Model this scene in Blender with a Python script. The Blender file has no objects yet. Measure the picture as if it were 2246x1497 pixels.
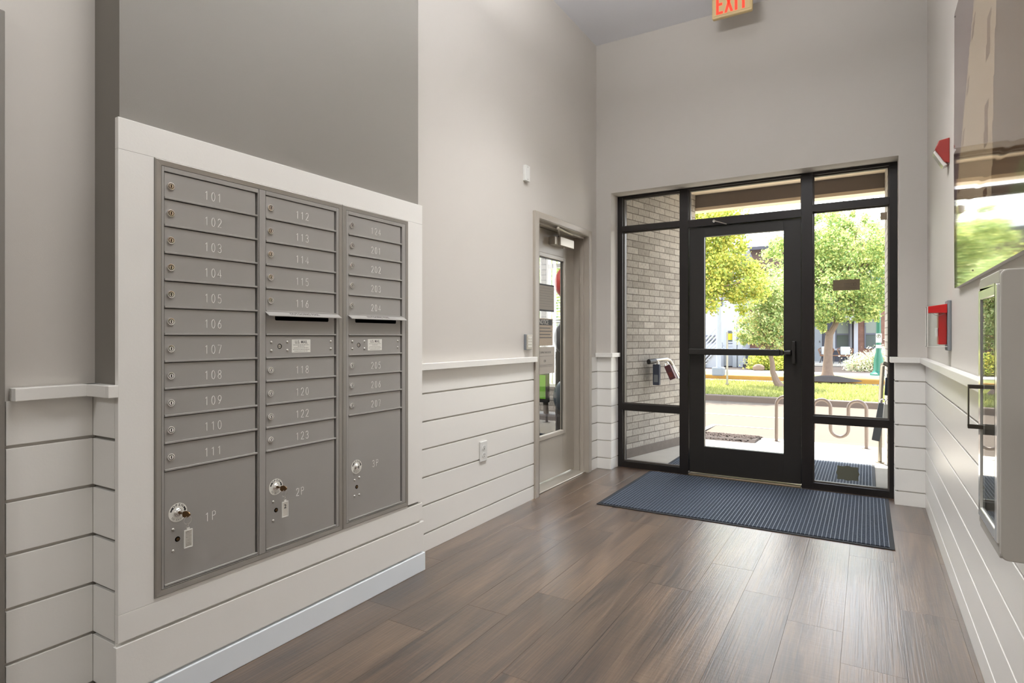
import bpy, bmesh, math, random
import numpy as np
from mathutils import Vector, Matrix
random.seed(7); np.random.seed(7)
C = bpy.context.scene.collection
S = bpy.context.scene
# ------------------------------------------------------------------ camera
cam = bpy.data.objects.new('camera', bpy.data.cameras.new('camera')); C.objects.link(cam)
F = 1300.0; YH = 738.0; CAMZ = 1.2
TH = math.atan((1902 - 1123) / F)
cam.data.sensor_width = 36; cam.data.lens = F / 2246 * 36
cam.data.shift_y = -(748.5 - YH) / 2246
cam.data.clip_start = 0.03; cam.data.clip_end = 300
cam.location = (0, 0, CAMZ); cam.rotation_euler = (math.pi / 2, 0, TH)
S.camera = cam
# ------------------------------------------------------------------ view, world, sun, lamps
S.view_settings.view_transform = 'Standard'; S.view_settings.look = 'None'
S.view_settings.gamma = 1; S.view_settings.use_curve_mapping = False
S.view_settings.exposure = 0.0
W = bpy.data.worlds.new('sky'); S.world = W; W.use_nodes = True
nt = W.node_tree; nt.nodes.clear()
out = nt.nodes.new('ShaderNodeOutputWorld'); bg = nt.nodes.new('ShaderNodeBackground')
tc = nt.nodes.new('ShaderNodeTexCoord'); sx = nt.nodes.new('ShaderNodeSeparateXYZ'); rp = nt.nodes.new('ShaderNodeValToRGB')
nt.links.new(tc.outputs['Generated'], sx.inputs[0]); nt.links.new(sx.outputs['Z'], rp.inputs[0])
rp.color_ramp.elements[0].position = 0.0; rp.color_ramp.elements[0].color = (1.0, 0.98, 0.96, 1)
rp.color_ramp.elements[1].position = 0.75; rp.color_ramp.elements[1].color = (0.60, 0.72, 0.95, 1)
e = rp.color_ramp.elements.new(0.3); e.color = (0.96, 0.96, 1.0, 1)
nt.links.new(rp.outputs[0], bg.inputs[0]); bg.inputs[1].default_value = 6.0
nt.links.new(bg.outputs[0], out.inputs[0])
sun = bpy.data.objects.new('sun', bpy.data.lights.new('sun', 'SUN')); C.objects.link(sun)
sun.data.energy = 22; sun.data.angle = math.radians(0.9); sun.data.color = (1, 0.92, 0.80)
SUNV = Vector((-0.28, 0.50, 1.25)).normalized()
sun.rotation_euler = SUNV.to_track_quat('Z', 'Y').to_euler()
LAMPS = [(-0.9, -3.18, 3.83, 0.5, 62), (-0.8, 1.05, 3.83, 0.9, 34), (-0.9, 3.3, 3.83, 0.5, 30)]
FILL_UPLIGHTS = [(-0.9, 2.55, 3.30, 84)]  # unseen uplight added to brighten the ceiling
def area(name, loc, size, watts, col=(1, 1.0, 1.0), rot=(0, 0, 0)):
    o = bpy.data.objects.new(name, bpy.data.lights.new(name, 'AREA')); C.objects.link(o)
    o.data.size = size; o.data.energy = watts; o.data.color = col; o.location = loc; o.rotation_euler = rot
    return o
for i, (x, y, z, s, w) in enumerate(LAMPS): area('lobby_lamp', (x, y, z - 0.03), s, w).data.spread = math.radians((180, 180, 95)[i])
for x, y, z, w in FILL_UPLIGHTS:
    area('fill_uplight', (x, y, z), 0.45, w, rot=(math.pi, 0, 0))
area('gym_lamp', (-4.0, 4.2, 2.95), 1.2, 90)

# ------------------------------------------------------------------ helpers
def ray(x, y):
    u = (x - 1123) / F
    return (-math.sin(TH) + u * math.cos(TH), math.cos(TH) + u * math.sin(TH), -(y - YH) / F)
def atY(x, y, Y):
    d = ray(x, y); t = Y / d[1]; return Vector((d[0] * t, Y, CAMZ + d[2] * t))
def atX(x, y, X):
    d = ray(x, y); t = X / d[0]; return Vector((X, d[1] * t, CAMZ + d[2] * t))
def atZ(x, y, Z=0.0):
    d = ray(x, y); t = (Z - CAMZ) / d[2]; return Vector((d[0] * t, d[1] * t, Z))

def wloc(o):
    v = Vector((0, 0, 0))
    while o: v += o.location; o = o.parent
    return v
class MB:
    def __init__(s): s.v = []; s.f = []; s.m = []
    def add(s, vs, fs, mi=0):
        n = len(s.v); s.v += [tuple(v) for v in vs]; s.f += [tuple(i + n for i in f) for f in fs]; s.m += [mi] * len(fs); return s
    def box(s, x0, x1, y0, y1, z0, z1, mi=0):
        if x0 > x1: x0, x1 = x1, x0
        if y0 > y1: y0, y1 = y1, y0
        if z0 > z1: z0, z1 = z1, z0
        return s.add([(x0,y0,z0),(x1,y0,z0),(x1,y1,z0),(x0,y1,z0),(x0,y0,z1),(x1,y0,z1),(x1,y1,z1),(x0,y1,z1)],
              [(0,3,2,1),(4,5,6,7),(0,1,5,4),(1,2,6,5),(2,3,7,6),(3,0,4,7)], mi)
    def quad(s, a, b, c, d, mi=0): return s.add([a, b, c, d], [(0, 1, 2, 3)], mi)
    def poly(s, pts, mi=0): return s.add(pts, [tuple(range(len(pts)))], mi)
    def prism(s, pts, vec, mi=0):
        pts = [Vector(p) for p in pts]; vec = Vector(vec); n = len(pts)
        vs = pts + [p + vec for p in pts]
        fs = [tuple(range(n))[::-1], tuple(range(n, 2 * n))] + [(i, (i + 1) % n, n + (i + 1) % n, n + i) for i in range(n)]
        return s.add(vs, fs, mi)
    def tube(s, pts, r, seg=10, mi=0, cap=True, closed=False):
        pts = [Vector(p) for p in pts]; n = len(pts)
        if not hasattr(r, '__len__'): r = [r] * n
        up = None; rings = []
        for i, p in enumerate(pts):
            if closed: t = (pts[(i + 1) % n] - pts[i - 1]).normalized()
            else: t = (pts[min(i + 1, n - 1)] - pts[max(i - 1, 0)]).normalized()
            if up is None:
                up = Vector((0, 0, 1)) if abs(t.z) < 0.9 else Vector((1, 0, 0))
            a = up - t * up.dot(t)
            if a.length < 1e-6: a = t.orthogonal()
            a.normalize(); up = a; b = t.cross(a)
            rings.append([p + (a * math.cos(2 * math.pi * k / seg) + b * math.sin(2 * math.pi * k / seg)) * r[i] for k in range(seg)])
        vs = [v for rg in rings for v in rg]; fs = []
        for i in range(n if closed else n - 1):
            j = (i + 1) % n
            for k in range(seg):
                k2 = (k + 1) % seg; fs.append((i * seg + k, i * seg + k2, j * seg + k2, j * seg + k))
        if cap and not closed: fs += [tuple(range(seg))[::-1], tuple(range((n - 1) * seg, n * seg))]
        return s.add(vs, fs, mi)
    def cyl(s, c, ax, r, h, seg=20, mi=0, r2=None):
        c = Vector(c); ax = Vector(ax).normalized()
        return s.tube([c, c + ax * h], [r, r if r2 is None else r2], seg, mi)
    def lathe(s, c, prof, seg=20, mi=0, axis='Z'):
        # prof: list of (radius, height along axis)
        c = Vector(c); vs = []; n = len(prof)
        for r, h in prof:
            for k in range(seg):
                a = 2 * math.pi * k / seg; x, y = r * math.cos(a), r * math.sin(a)
                vs.append(c + (Vector((x, y, h)) if axis == 'Z' else Vector((h, x, y)) if axis == 'X' else Vector((x, h, y))))
        fs = [(i * seg + k, i * seg + (k + 1) % seg, (i + 1) * seg + (k + 1) % seg, (i + 1) * seg + k) for i in range(n - 1) for k in range(seg)]
        fs += [tuple(range(seg))[::-1], tuple(range((n - 1) * seg, n * seg))]
        return s.add(vs, fs, mi)
    def sphere(s, c, r, seg=20, mi=0, sc=(1, 1, 1)):
        c = Vector(c); vs = []; fs = []; rg = seg // 2
        for i in range(rg + 1):
            t = math.pi * i / rg
            for k in range(seg):
                a = 2 * math.pi * k / seg
                vs.append((c.x + r * sc[0] * math.sin(t) * math.cos(a), c.y + r * sc[1] * math.sin(t) * math.sin(a), c.z + r * sc[2] * math.cos(t)))
        for i in range(rg):
            for k in range(seg): fs.append((i * seg + k, (i + 1) * seg + k, (i + 1) * seg + (k + 1) % seg, i * seg + (k + 1) % seg))
        return s.add(vs, fs, mi)
    def build(s, name, mat, parent=None, bevel=0, smooth=False, bseg=2, loc=None):
        me = bpy.data.meshes.new(name)
        o = bpy.data.objects.new(name, me); C.objects.link(o)
        if parent: o.parent = parent
        base = wloc(parent) if parent else Vector((0, 0, 0))
        if loc is None:
            a = np.array(s.v); c = (a.min(0) + a.max(0)) / 2; c[2] = a[:, 2].min(); loc = Vector(c)
        else: loc = Vector(loc)
        o.location = loc - base
        me.from_pydata([tuple(Vector(v) - loc) for v in s.v], [], s.f)
        for mm in (mat if isinstance(mat, (list, tuple)) else [mat]): me.materials.append(mm)
        if isinstance(mat, (list, tuple)): me.polygons.foreach_set('material_index', s.m)
        me.update()
        bm = bmesh.new(); bm.from_mesh(me); bmesh.ops.recalc_face_normals(bm, faces=bm.faces)
        if bevel:
            bmesh.ops.remove_doubles(bm, verts=bm.verts, dist=1e-6)
            eds = [e for e in bm.edges if len(e.link_faces) == 2 and e.calc_face_angle(0) > 0.5]
            bmesh.ops.bevel(bm, geom=eds, offset=bevel, segments=bseg, profile=0.5, affect='EDGES', clamp_overlap=True)
        bm.to_mesh(me); bm.free()
        if smooth:
            for p in me.polygons: p.use_smooth = True
            try: me.set_sharp_from_angle(angle=math.radians(35))
            except Exception: pass
        return o
def tag(o, label, cat, group=None, kind=None):
    if label: o['label'] = label
    if cat: o['category'] = cat
    if group: o['group'] = group
    if kind: o['kind'] = kind
    return o
def thing(name, label, cat, loc, group=None, kind=None):
    o = bpy.data.objects.new(name, None); C.objects.link(o); o.location = loc; o.empty_display_size = 0.05
    return tag(o, label, cat, group, kind)
def struct(mb, name, mat, parent=None, **k):
    o = mb.build(name, mat, parent, **k)
    if not parent: o['kind'] = 'structure'
    return o
def sthing(name, loc):
    o = bpy.data.objects.new(name, None); C.objects.link(o); o.location = loc; o['kind'] = 'structure'; return o
def textmesh(txt, size, ext=0.0003, align='CENTER', bold=0.0):
    cu = bpy.data.curves.new('t', 'FONT'); cu.body = txt; cu.size = size; cu.align_x = align; cu.align_y = 'CENTER'; cu.extrude = ext; cu.offset = bold
    ob = bpy.data.objects.new('t', cu); C.objects.link(ob)
    dg = bpy.context.evaluated_depsgraph_get(); me = bpy.data.meshes.new_from_object(ob.evaluated_get(dg))
    vs = [v.co.copy() for v in me.vertices]; fs = [tuple(p.vertices) for p in me.polygons]
    bpy.data.objects.remove(ob); bpy.data.curves.remove(cu); bpy.data.meshes.remove(me)
    return vs, fs
def addtext(mb, txt, size, org, ex, ez, ext=0.0003, mi=0, sx=1.0, bold=0.0, align='CENTER'):
    """text laid in the plane of unit vectors ex (reading direction) and ez (up)"""
    vs, fs = textmesh(txt, size, ext, align, bold); ex = Vector(ex); ez = Vector(ez); n = ex.cross(ez); org = Vector(org)
    mb.add([org + ex * v.x * sx + ez * v.y + n * v.z for v in vs], fs, mi)

# ------------------------------------------------------------------ materials
def newmat(name):
    m = bpy.data.materials.new(name); m.use_nodes = True; n = m.node_tree.nodes; l = m.node_tree.links
    return m, n, l, n['Principled BSDF']
def hexc(r, g, b):
    f = lambda c: (c / 255 / 12.92) if c / 255 <= 0.04045 else ((c / 255 + 0.055) / 1.055) ** 2.4
    return (f(r), f(g), f(b), 1)
def mat(name, col, rough=0.5, metal=0.0, noise=0.03, scale=40, bump=0.0, bscale=200, spec=0.5, coat=0):
    m, n, l, p = newmat(name)
    p.inputs['Roughness'].default_value = rough; p.inputs['Metallic'].default_value = metal
    p.inputs['Specular IOR Level'].default_value = spec; p.inputs['Coat Weight'].default_value = coat; p.inputs['Coat Roughness'].default_value = 0.03
    t = n.new('ShaderNodeTexCoord'); nz = n.new('ShaderNodeTexNoise'); nz.inputs['Scale'].default_value = scale; nz.inputs['Detail'].default_value = 4
    l.new(t.outputs['Object'], nz.inputs['Vector'])
    mx = n.new('ShaderNodeMix'); mx.data_type = 'RGBA'
    c = list(col)
    mx.inputs[6].default_value = (c[0] * (1 - noise), c[1] * (1 - noise), c[2] * (1 - noise), 1)
    mx.inputs[7].default_value = (min(1, c[0] * (1 + noise)), min(1, c[1] * (1 + noise)), min(1, c[2] * (1 + noise)), 1)
    l.new(nz.outputs['Fac'], mx.inputs[0]); l.new(mx.outputs[2], p.inputs['Base Color'])
    if bump:
        b = n.new('ShaderNodeBump'); b.inputs['Strength'].default_value = bump; b.inputs['Distance'].default_value = 0.002
        n2 = n.new('ShaderNodeTexNoise'); n2.inputs['Scale'].default_value = bscale; n2.inputs['Detail'].default_value = 3
        l.new(t.outputs['Object'], n2.inputs['Vector']); l.new(n2.outputs['Fac'], b.inputs['Height']); l.new(b.outputs[0], p.inputs['Normal'])
    return m
def emis(name, col, st):
    m, n, l, p = newmat(name); p.inputs['Base Color'].default_value = col
    p.inputs['Emission Color'].default_value = col; p.inputs['Emission Strength'].default_value = st; return m
def glassmat(name, tint=(0.975, 0.985, 0.98, 1), ior=1.45):
    m = bpy.data.materials.new(name); m.use_nodes = True; n = m.node_tree.nodes; l = m.node_tree.links; n.clear()
    o = n.new('ShaderNodeOutputMaterial'); mx = n.new('ShaderNodeMixShader'); tr = n.new('ShaderNodeBsdfTransparent'); gl = n.new('ShaderNodeBsdfGlossy')
    fr = n.new('ShaderNodeFresnel'); fr.inputs[0].default_value = ior; tr.inputs[0].default_value = tint; gl.inputs['Roughness'].default_value = 0.0
    ge = n.new('ShaderNodeNewGeometry'); iv = n.new('ShaderNodeMath'); iv.operation = 'SUBTRACT'; iv.inputs[0].default_value = 1.0; l.new(ge.outputs['Backfacing'], iv.inputs[1])
    mu = n.new('ShaderNodeMath'); mu.operation = 'MULTIPLY'; l.new(fr.outputs[0], mu.inputs[0]); l.new(iv.outputs[0], mu.inputs[1]); l.new(mu.outputs[0], mx.inputs[0])
    l.new(tr.outputs[0], mx.inputs[1]); l.new(gl.outputs[0], mx.inputs[2]); l.new(mx.outputs[0], o.inputs[0])
    return m
M = {}
M['wall'] = mat('wall_paint', hexc(205, 200, 193), 0.6, noise=0.012, scale=3, bump=0.12, bscale=350)
M['ceil'] = mat('ceiling_paint', hexc(232, 233, 238), 0.8, noise=0.01, scale=3)
M['gray'] = mat('grey_wall_paint', hexc(131, 126, 119), 0.62, noise=0.015, scale=3, bump=0.12, bscale=350)
M['trim'] = mat('white_trim_paint', hexc(240, 238, 233), 0.32, noise=0.012, scale=6, bump=0.10, bscale=140)
M['base'] = mat('baseboard_paint', hexc(236, 242, 247), 0.3, noise=0.015, scale=6, bump=0.06, bscale=120)
M['mail'] = mat('mailbox_bronze_grey', hexc(160, 157, 152), 0.42, 0.15, noise=0.02, scale=12, bump=0.05, bscale=900)
M['maildark'] = mat('mailbox_reveal', hexc(84, 78, 71), 0.5, 0.2)
M['mailframe'] = mat('mailbox_frame_metal', hexc(158, 154, 147), 0.34, 0.45, noise=0.05, scale=9)
M['num'] = mat('engraved_number', hexc(250, 248, 244), 0.5)
M['chrome'] = mat('chrome', (0.93, 0.92, 0.90, 1), 0.22, 1.0, noise=0.02)
M['nickel'] = mat('brushed_nickel', (0.62, 0.60, 0.56, 1), 0.3, 1.0, noise=0.05)
M['brass'] = mat('dull_brass', (0.20, 0.12, 0.06, 1), 0.35, 1.0)
M['black'] = mat('black_plastic', (0.012, 0.011, 0.010, 1), 0.45)
M['void'] = mat('dark_slot', (0.001, 0.001, 0.001, 1), 1.0, spec=0.0)
M['label'] = mat('white_label', hexc(232, 230, 222), 0.5)
M['ink'] = mat('black_ink', (0.015, 0.015, 0.015, 1), 0.6)
M['grayink'] = mat('grey_ink', (0.14, 0.13, 0.12, 1), 0.7)
M['frame'] = mat('black_anodised_frame', (0.017, 0.014, 0.013, 1), 0.33, 0.3, noise=0.1)
M['doorblk'] = mat('black_door_paint', (0.018, 0.016, 0.014, 1), 0.4, 0.2, noise=0.1)
M['glass'] = glassmat('clear_glass')
M['gdoor'] = mat('taupe_door_paint', hexc(168, 160, 147), 0.34, noise=0.02, scale=6)
M['gframe'] = mat('taupe_frame_paint', hexc(172, 164, 152), 0.28, noise=0.02, scale=6)
M['white'] = mat('white_plastic', hexc(226, 226, 222), 0.35)
M['whitegl'] = mat('white_enamel', hexc(226, 224, 218), 0.12, coat=0.4)
M['red'] = mat('red_plastic', hexc(190, 20, 22), 0.3)
M['dred'] = mat('dark_red_plastic', hexc(138, 38, 30), 0.4)
M['cream'] = mat('cream_plastic', hexc(214, 190, 140), 0.5)
M['silver'] = mat('silver_paint', hexc(186, 180, 168), 0.35, 0.4)
M['thresh'] = mat('aluminium_threshold', hexc(150, 135, 112), 0.35, 0.8, noise=0.2, scale=30)
M['rubber'] = mat('black_rubber', (0.012, 0.013, 0.016, 1), 0.7)
M['paper'] = mat('paper', hexc(205, 200, 190), 0.8)
M['cabinet'] = mat('cabinet_enamel', hexc(190, 186, 178), 0.38, noise=0.01)
M['conc'] = mat('concrete', hexc(184, 177, 165), 0.85, noise=0.10, scale=5, bump=0.2, bscale=60)
M['asph'] = mat('light_asphalt', hexc(84, 72, 60), 0.9, noise=0.10, scale=8, bump=0.4, bscale=60)
M['road'] = mat('street_asphalt', hexc(100, 102, 107), 0.9, noise=0.08, scale=3)
M['mulch'] = mat('mulch', hexc(42, 32, 27), 0.95, noise=0.5, scale=40, bump=1.0, bscale=50)
M['curb'] = mat('concrete_curb', hexc(98, 84, 72), 0.85, noise=0.12, scale=8)
M['ycurb'] = mat('yellow_curb_paint', hexc(160, 116, 44), 0.8, noise=0.15, scale=6)
M['line'] = mat('white_road_paint', hexc(150, 150, 146), 0.8)
M['soil'] = mat('lawn_soil', hexc(120, 124, 72), 0.95, noise=0.25, scale=6, bump=0.8, bscale=30)
M['rack'] = mat('bronze_rack_paint', hexc(104, 92, 84), 0.35, 0.3)
M['soffit'] = mat('soffit_cream', hexc(222, 206, 184), 0.7)
M['beam'] = mat('beam_brown', hexc(112, 102, 96), 0.7, noise=0.1, scale=30)
M['steel'] = mat('galvanised_rail', hexc(150, 146, 138), 0.3, 0.7)
M['navy'] = mat('navy_plastic', hexc(38, 48, 72), 0.45)
M['maroon'] = mat('maroon_plastic', hexc(98, 26, 38), 0.45)
M['greyp'] = mat('grey_plastic', hexc(120, 124, 130), 0.5)
M['bark'] = mat('bark', hexc(116, 98, 86), 0.9, noise=0.25, scale=14, bump=0.8, bscale=30)
M['green_paint'] = mat('green_lamp_post_paint', hexc(30, 98, 82), 0.4)
M['siding'] = mat('white_siding', hexc(158, 160, 166), 0.7)
M['roof'] = mat('grey_shingles', hexc(108, 111, 118), 0.9, noise=0.1, scale=6)
M['dgrey'] = mat('dark_grey_siding', hexc(66, 66, 74), 0.8)
M['lgrey'] = mat('light_grey_panel', hexc(128, 132, 136), 0.8)
M['winglass'] = mat('house_window_glass', hexc(72, 80, 78), 0.08)
M['blind'] = mat('window_blind', hexc(116, 122, 112), 0.6)
M['winframe'] = mat('dark_window_frame', hexc(78, 80, 92), 0.5)
M['wicker'] = mat('tan_wicker', hexc(124, 88, 62), 0.7)
M['cushion'] = mat('white_cushion', hexc(176, 178, 176), 0.9)
M['dpost'] = mat('dark_post', hexc(70, 66, 60), 0.5)
M['stone'] = mat('boulder', hexc(108, 92, 80), 0.9, noise=0.2, scale=6, bump=0.5, bscale=10)
M['ballred'] = mat('red_vinyl', hexc(168, 44, 34), 0.45)
M['ballgrey'] = mat('charcoal_vinyl', hexc(58, 56, 58), 0.4)
M['ballteal'] = mat('slate_blue_vinyl', hexc(44, 58, 66), 0.4)
M['lime'] = mat('lime_panel', hexc(110, 170, 50), 0.4)

def brickmat(name, c1, c2, mortar, axis, bw=0.2032, bh=0.0677, streak=True):
    m, n, l, p = newmat(name); p.inputs['Roughness'].default_value = 0.9
    t = n.new('ShaderNodeTexCoord'); s = n.new('ShaderNodeSeparateXYZ'); c = n.new('ShaderNodeCombineXYZ')
    l.new(t.outputs['Object'], s.inputs[0]); l.new(s.outputs['Y' if axis == 'X' else 'X'], c.inputs[0]); l.new(s.outputs['Z'], c.inputs[1])
    b = n.new('ShaderNodeTexBrick'); l.new(c.outputs[0], b.inputs['Vector'])
    b.inputs['Scale'].default_value = 1; b.inputs['Brick Width'].default_value = bw; b.inputs['Row Height'].default_value = bh
    b.inputs['Mortar Size'].default_value = 0.0045; b.inputs['Mortar Smooth'].default_value = 0.2; b.inputs['Bias'].default_value = 0.0
    b.inputs['Color1'].default_value = c1; b.inputs['Color2'].default_value = c2; b.inputs['Mortar'].default_value = mortar
    nz = n.new('ShaderNodeTexNoise'); nz.inputs['Scale'].default_value = 1; nz.inputs['Detail'].default_value = 5
    mp = n.new('ShaderNodeMapping'); mp.inputs['Scale'].default_value = (120, 28, 1); l.new(c.outputs[0], mp.inputs[0]); l.new(mp.outputs[0], nz.inputs['Vector'])
    r = n.new('ShaderNodeMapRange'); r.inputs[1].default_value = 0.35; r.inputs[2].default_value = 0.6; r.inputs[3].default_value = 0.72; r.inputs[4].default_value = 1.05
    l.new(nz.outputs['Fac'], r.inputs[0])
    nz2 = n.new('ShaderNodeTexNoise'); nz2.inputs['Scale'].default_value = 2.2; l.new(c.outputs[0], nz2.inputs['Vector'])
    r2 = n.new('ShaderNodeMapRange'); r2.inputs[3].default_value = 0.82; r2.inputs[4].default_value = 1.18; l.new(nz2.outputs['Fac'], r2.inputs[0])
    mm = n.new('ShaderNodeMath'); mm.operation = 'MULTIPLY'; l.new(r.outputs[0], mm.inputs[0]); l.new(r2.outputs[0], mm.inputs[1])
    vm = n.new('ShaderNodeVectorMath'); vm.operation = 'SCALE'; l.new(b.outputs['Color'], vm.inputs[0]); l.new(mm.outputs[0], vm.inputs['Scale'])
    l.new(vm.outputs[0], p.inputs['Base Color'])
    bp = n.new('ShaderNodeBump'); bp.inputs['Strength'].default_value = 0.6; bp.inputs['Distance'].default_value = 0.008; bp.invert = True
    l.new(b.outputs['Fac'], bp.inputs['Height']); l.new(bp.outputs[0], p.inputs['Normal'])
    return m
M['brick'] = brickmat('tan_grey_brick', hexc(196, 190, 180), hexc(166, 159, 149), hexc(116, 108, 100), 'X')
M['brickY'] = brickmat('tan_grey_brick_front', hexc(196, 190, 180), hexc(166, 159, 149), hexc(116, 108, 100), 'Y')
M['redbrick'] = brickmat('brown_brick', hexc(134, 98, 82), hexc(112, 80, 68), hexc(118, 100, 90), 'Y', 0.3, 0.11)

def floormat():
    m, n, l, p = newmat('oak_plank'); N = n.new
    t = N('ShaderNodeTexCoord'); at = N('ShaderNodeAttribute'); at.attribute_name = 'plank'
    sv = N('ShaderNodeVectorMath'); sv.operation = 'SCALE'; sv.inputs['Scale'].default_value = 37.0; l.new(at.outputs['Vector'], sv.inputs[0])
    ad = N('ShaderNodeVectorMath'); l.new(t.outputs['Object'], ad.inputs[0]); l.new(sv.outputs[0], ad.inputs[1])
    m1 = N('ShaderNodeMapping'); m1.inputs['Scale'].default_value = (150, 3.0, 1); l.new(ad.outputs[0], m1.inputs[0])
    g = N('ShaderNodeTexNoise'); g.inputs['Scale'].default_value = 1; g.inputs['Detail'].default_value = 8; g.inputs['Distortion'].default_value = 0.6; l.new(m1.outputs[0], g.inputs['Vector'])
    m2 = N('ShaderNodeMapping'); m2.inputs['Scale'].default_value = (9, 1.1, 1); l.new(ad.outputs[0], m2.inputs[0])
    w = N('ShaderNodeTexNoise'); w.inputs['Scale'].default_value = 1; w.inputs['Detail'].default_value = 4; w.inputs['Distortion'].default_value = 1.2; l.new(m2.outputs[0], w.inputs['Vector'])
    m3 = N('ShaderNodeMapping'); m3.inputs['Scale'].default_value = (7, 60, 1); m3.inputs['Rotation'].default_value = (0, 0, 0.15); l.new(ad.outputs[0], m3.inputs[0])
    sw = N('ShaderNodeTexNoise'); sw.inputs['Scale'].default_value = 1; sw.inputs['Detail'].default_value = 2; l.new(m3.outputs[0], sw.inputs['Vector'])
    rp = N('ShaderNodeValToRGB'); E = rp.color_ramp.elements
    E[0].position = 0.34; E[0].color = hexc(44, 30, 21); E[1].position = 0.68; E[1].color = hexc(118, 94, 72)
    e = E.new(0.48); e.color = hexc(78, 59, 44)
    a1 = N('ShaderNodeMath'); a1.operation = 'MULTIPLY_ADD'; a1.inputs[1].default_value = 0.5; l.new(g.outputs['Fac'], a1.inputs[0])
    a2 = N('ShaderNodeMath'); a2.operation = 'MULTIPLY'; a2.inputs[1].default_value = 0.5; l.new(w.outputs['Fac'], a2.inputs[0]); l.new(a2.outputs[0], a1.inputs[2])
    sp = N('ShaderNodeSeparateXYZ'); l.new(at.outputs['Vector'], sp.inputs[0])
    a3 = N('ShaderNodeMath'); a3.operation = 'MULTIPLY_ADD'; a3.inputs[1].default_value = 0.09; l.new(sp.outputs[2], a3.inputs[0]); l.new(a1.outputs[0], a3.inputs[2])
    a4 = N('ShaderNodeMath'); a4.operation = 'MULTIPLY_ADD'; a4.inputs[1].default_value = 0.035; l.new(sw.outputs['Fac'], a4.inputs[0]); l.new(a3.outputs[0], a4.inputs[2])
    a5 = N('ShaderNodeMath'); a5.operation = 'SUBTRACT'; a5.inputs[1].default_value = 0.065; l.new(a4.outputs[0], a5.inputs[0])
    l.new(a5.outputs[0], rp.inputs[0]); l.new(rp.outputs[0], p.inputs['Base Color'])
    rr = N('ShaderNodeMapRange'); rr.inputs[3].default_value = 0.26; rr.inputs[4].default_value = 0.46; l.new(g.outputs['Fac'], rr.inputs[0]); l.new(rr.outputs[0], p.inputs['Roughness'])
    hs = N('ShaderNodeMath'); hs.operation = 'MULTIPLY_ADD'; hs.inputs[1].default_value = 0.35; l.new(sw.outputs['Fac'], hs.inputs[0]); l.new(g.outputs['Fac'], hs.inputs[2])
    b = N('ShaderNodeBump'); b.inputs['Strength'].default_value = 0.5; b.inputs['Distance'].default_value = 0.0015; l.new(hs.outputs[0], b.inputs['Height']); l.new(b.outputs[0], p.inputs['Normal'])
    p.inputs['Specular IOR Level'].default_value = 0.6; p.inputs['Coat Weight'].default_value = 1.0; p.inputs['Coat IOR'].default_value = 1.6; p.inputs['Coat Roughness'].default_value = 0.34; l.new(b.outputs[0], p.inputs['Coat Normal'])
    return m
M['floor'] = floormat()
def matmat():
    m, n, l, p = newmat('ribbed_mat_pile'); N = n.new; p.inputs['Roughness'].default_value = 0.85; p.inputs['Specular IOR Level'].default_value = 0.25
    p.inputs['Sheen Weight'].default_value = 0.1; p.inputs['Sheen Tint'].default_value = (0.6, 0.7, 0.85, 1)
    t = N('ShaderNodeTexCoord'); nz = N('ShaderNodeTexNoise'); nz.inputs['Scale'].default_value = 260; l.new(t.outputs['Object'], nz.inputs['Vector'])
    rp = N('ShaderNodeValToRGB'); rp.color_ramp.elements[0].position = 0.42; rp.color_ramp.elements[0].color = hexc(20, 25, 33); rp.color_ramp.elements[1].position = 0.7; rp.color_ramp.elements[1].color = hexc(72, 82, 98)
    l.new(nz.outputs['Fac'], rp.inputs[0]); l.new(rp.outputs[0], p.inputs['Base Color'])
    b = N('ShaderNodeBump'); b.inputs['Strength'].default_value = 0.8; b.inputs['Distance'].default_value = 0.003; l.new(nz.outputs['Fac'], b.inputs['Height']); l.new(b.outputs[0], p.inputs['Normal'])
    return m
M['pile'] = matmat()
def leafmat(name, cols):
    m = bpy.data.materials.new(name); m.use_nodes = True; n = m.node_tree.nodes; l = m.node_tree.links; n.clear()
    o = n.new('ShaderNodeOutputMaterial'); mx = n.new('ShaderNodeMixShader'); d = n.new('ShaderNodeBsdfPrincipled'); tr = n.new('ShaderNodeBsdfTranslucent')
    at = n.new('ShaderNodeAttribute'); at.attribute_name = 'leaf'; rp = n.new('ShaderNodeValToRGB'); E = rp.color_ramp.elements
    E[0].position = 0; E[0].color = cols[0]; E[1].position = 1; E[1].color = cols[-1]
    for i, c in enumerate(cols[1:-1]): e = E.new((i + 1) / (len(cols) - 1)); e.color = c
    l.new(at.outputs['Fac'], rp.inputs[0]); l.new(rp.outputs[0], d.inputs['Base Color']); l.new(rp.outputs[0], tr.inputs[0]); d.inputs['Roughness'].default_value = 0.55
    mx.inputs[0].default_value = 0.5; l.new(d.outputs[0], mx.inputs[1]); l.new(tr.outputs[0], mx.inputs[2]); l.new(mx.outputs[0], o.inputs[0])
    return m
M['leafA'] = leafmat('maple_leaves', [hexc(108, 130, 58), hexc(164, 178, 80), hexc(206, 202, 96), hexc(236, 210, 112)])
M['leafB'] = leafmat('myrtle_leaves', [hexc(96, 128, 78), hexc(160, 180, 110), hexc(206, 214, 160), hexc(226, 190, 130)])
M['leafC'] = leafmat('broad_tree_leaves', [hexc(104, 136, 84), hexc(156, 180, 108), hexc(206, 210, 132), hexc(234, 228, 168)])
M['leafD'] = leafmat('variegated_leaves', [hexc(110, 140, 90), hexc(196, 204, 168), hexc(232, 226, 206), hexc(226, 176, 160)])
M['grassb'] = leafmat('grass_blades', [hexc(116, 128, 62), hexc(156, 160, 86), hexc(186, 182, 120)])
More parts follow.
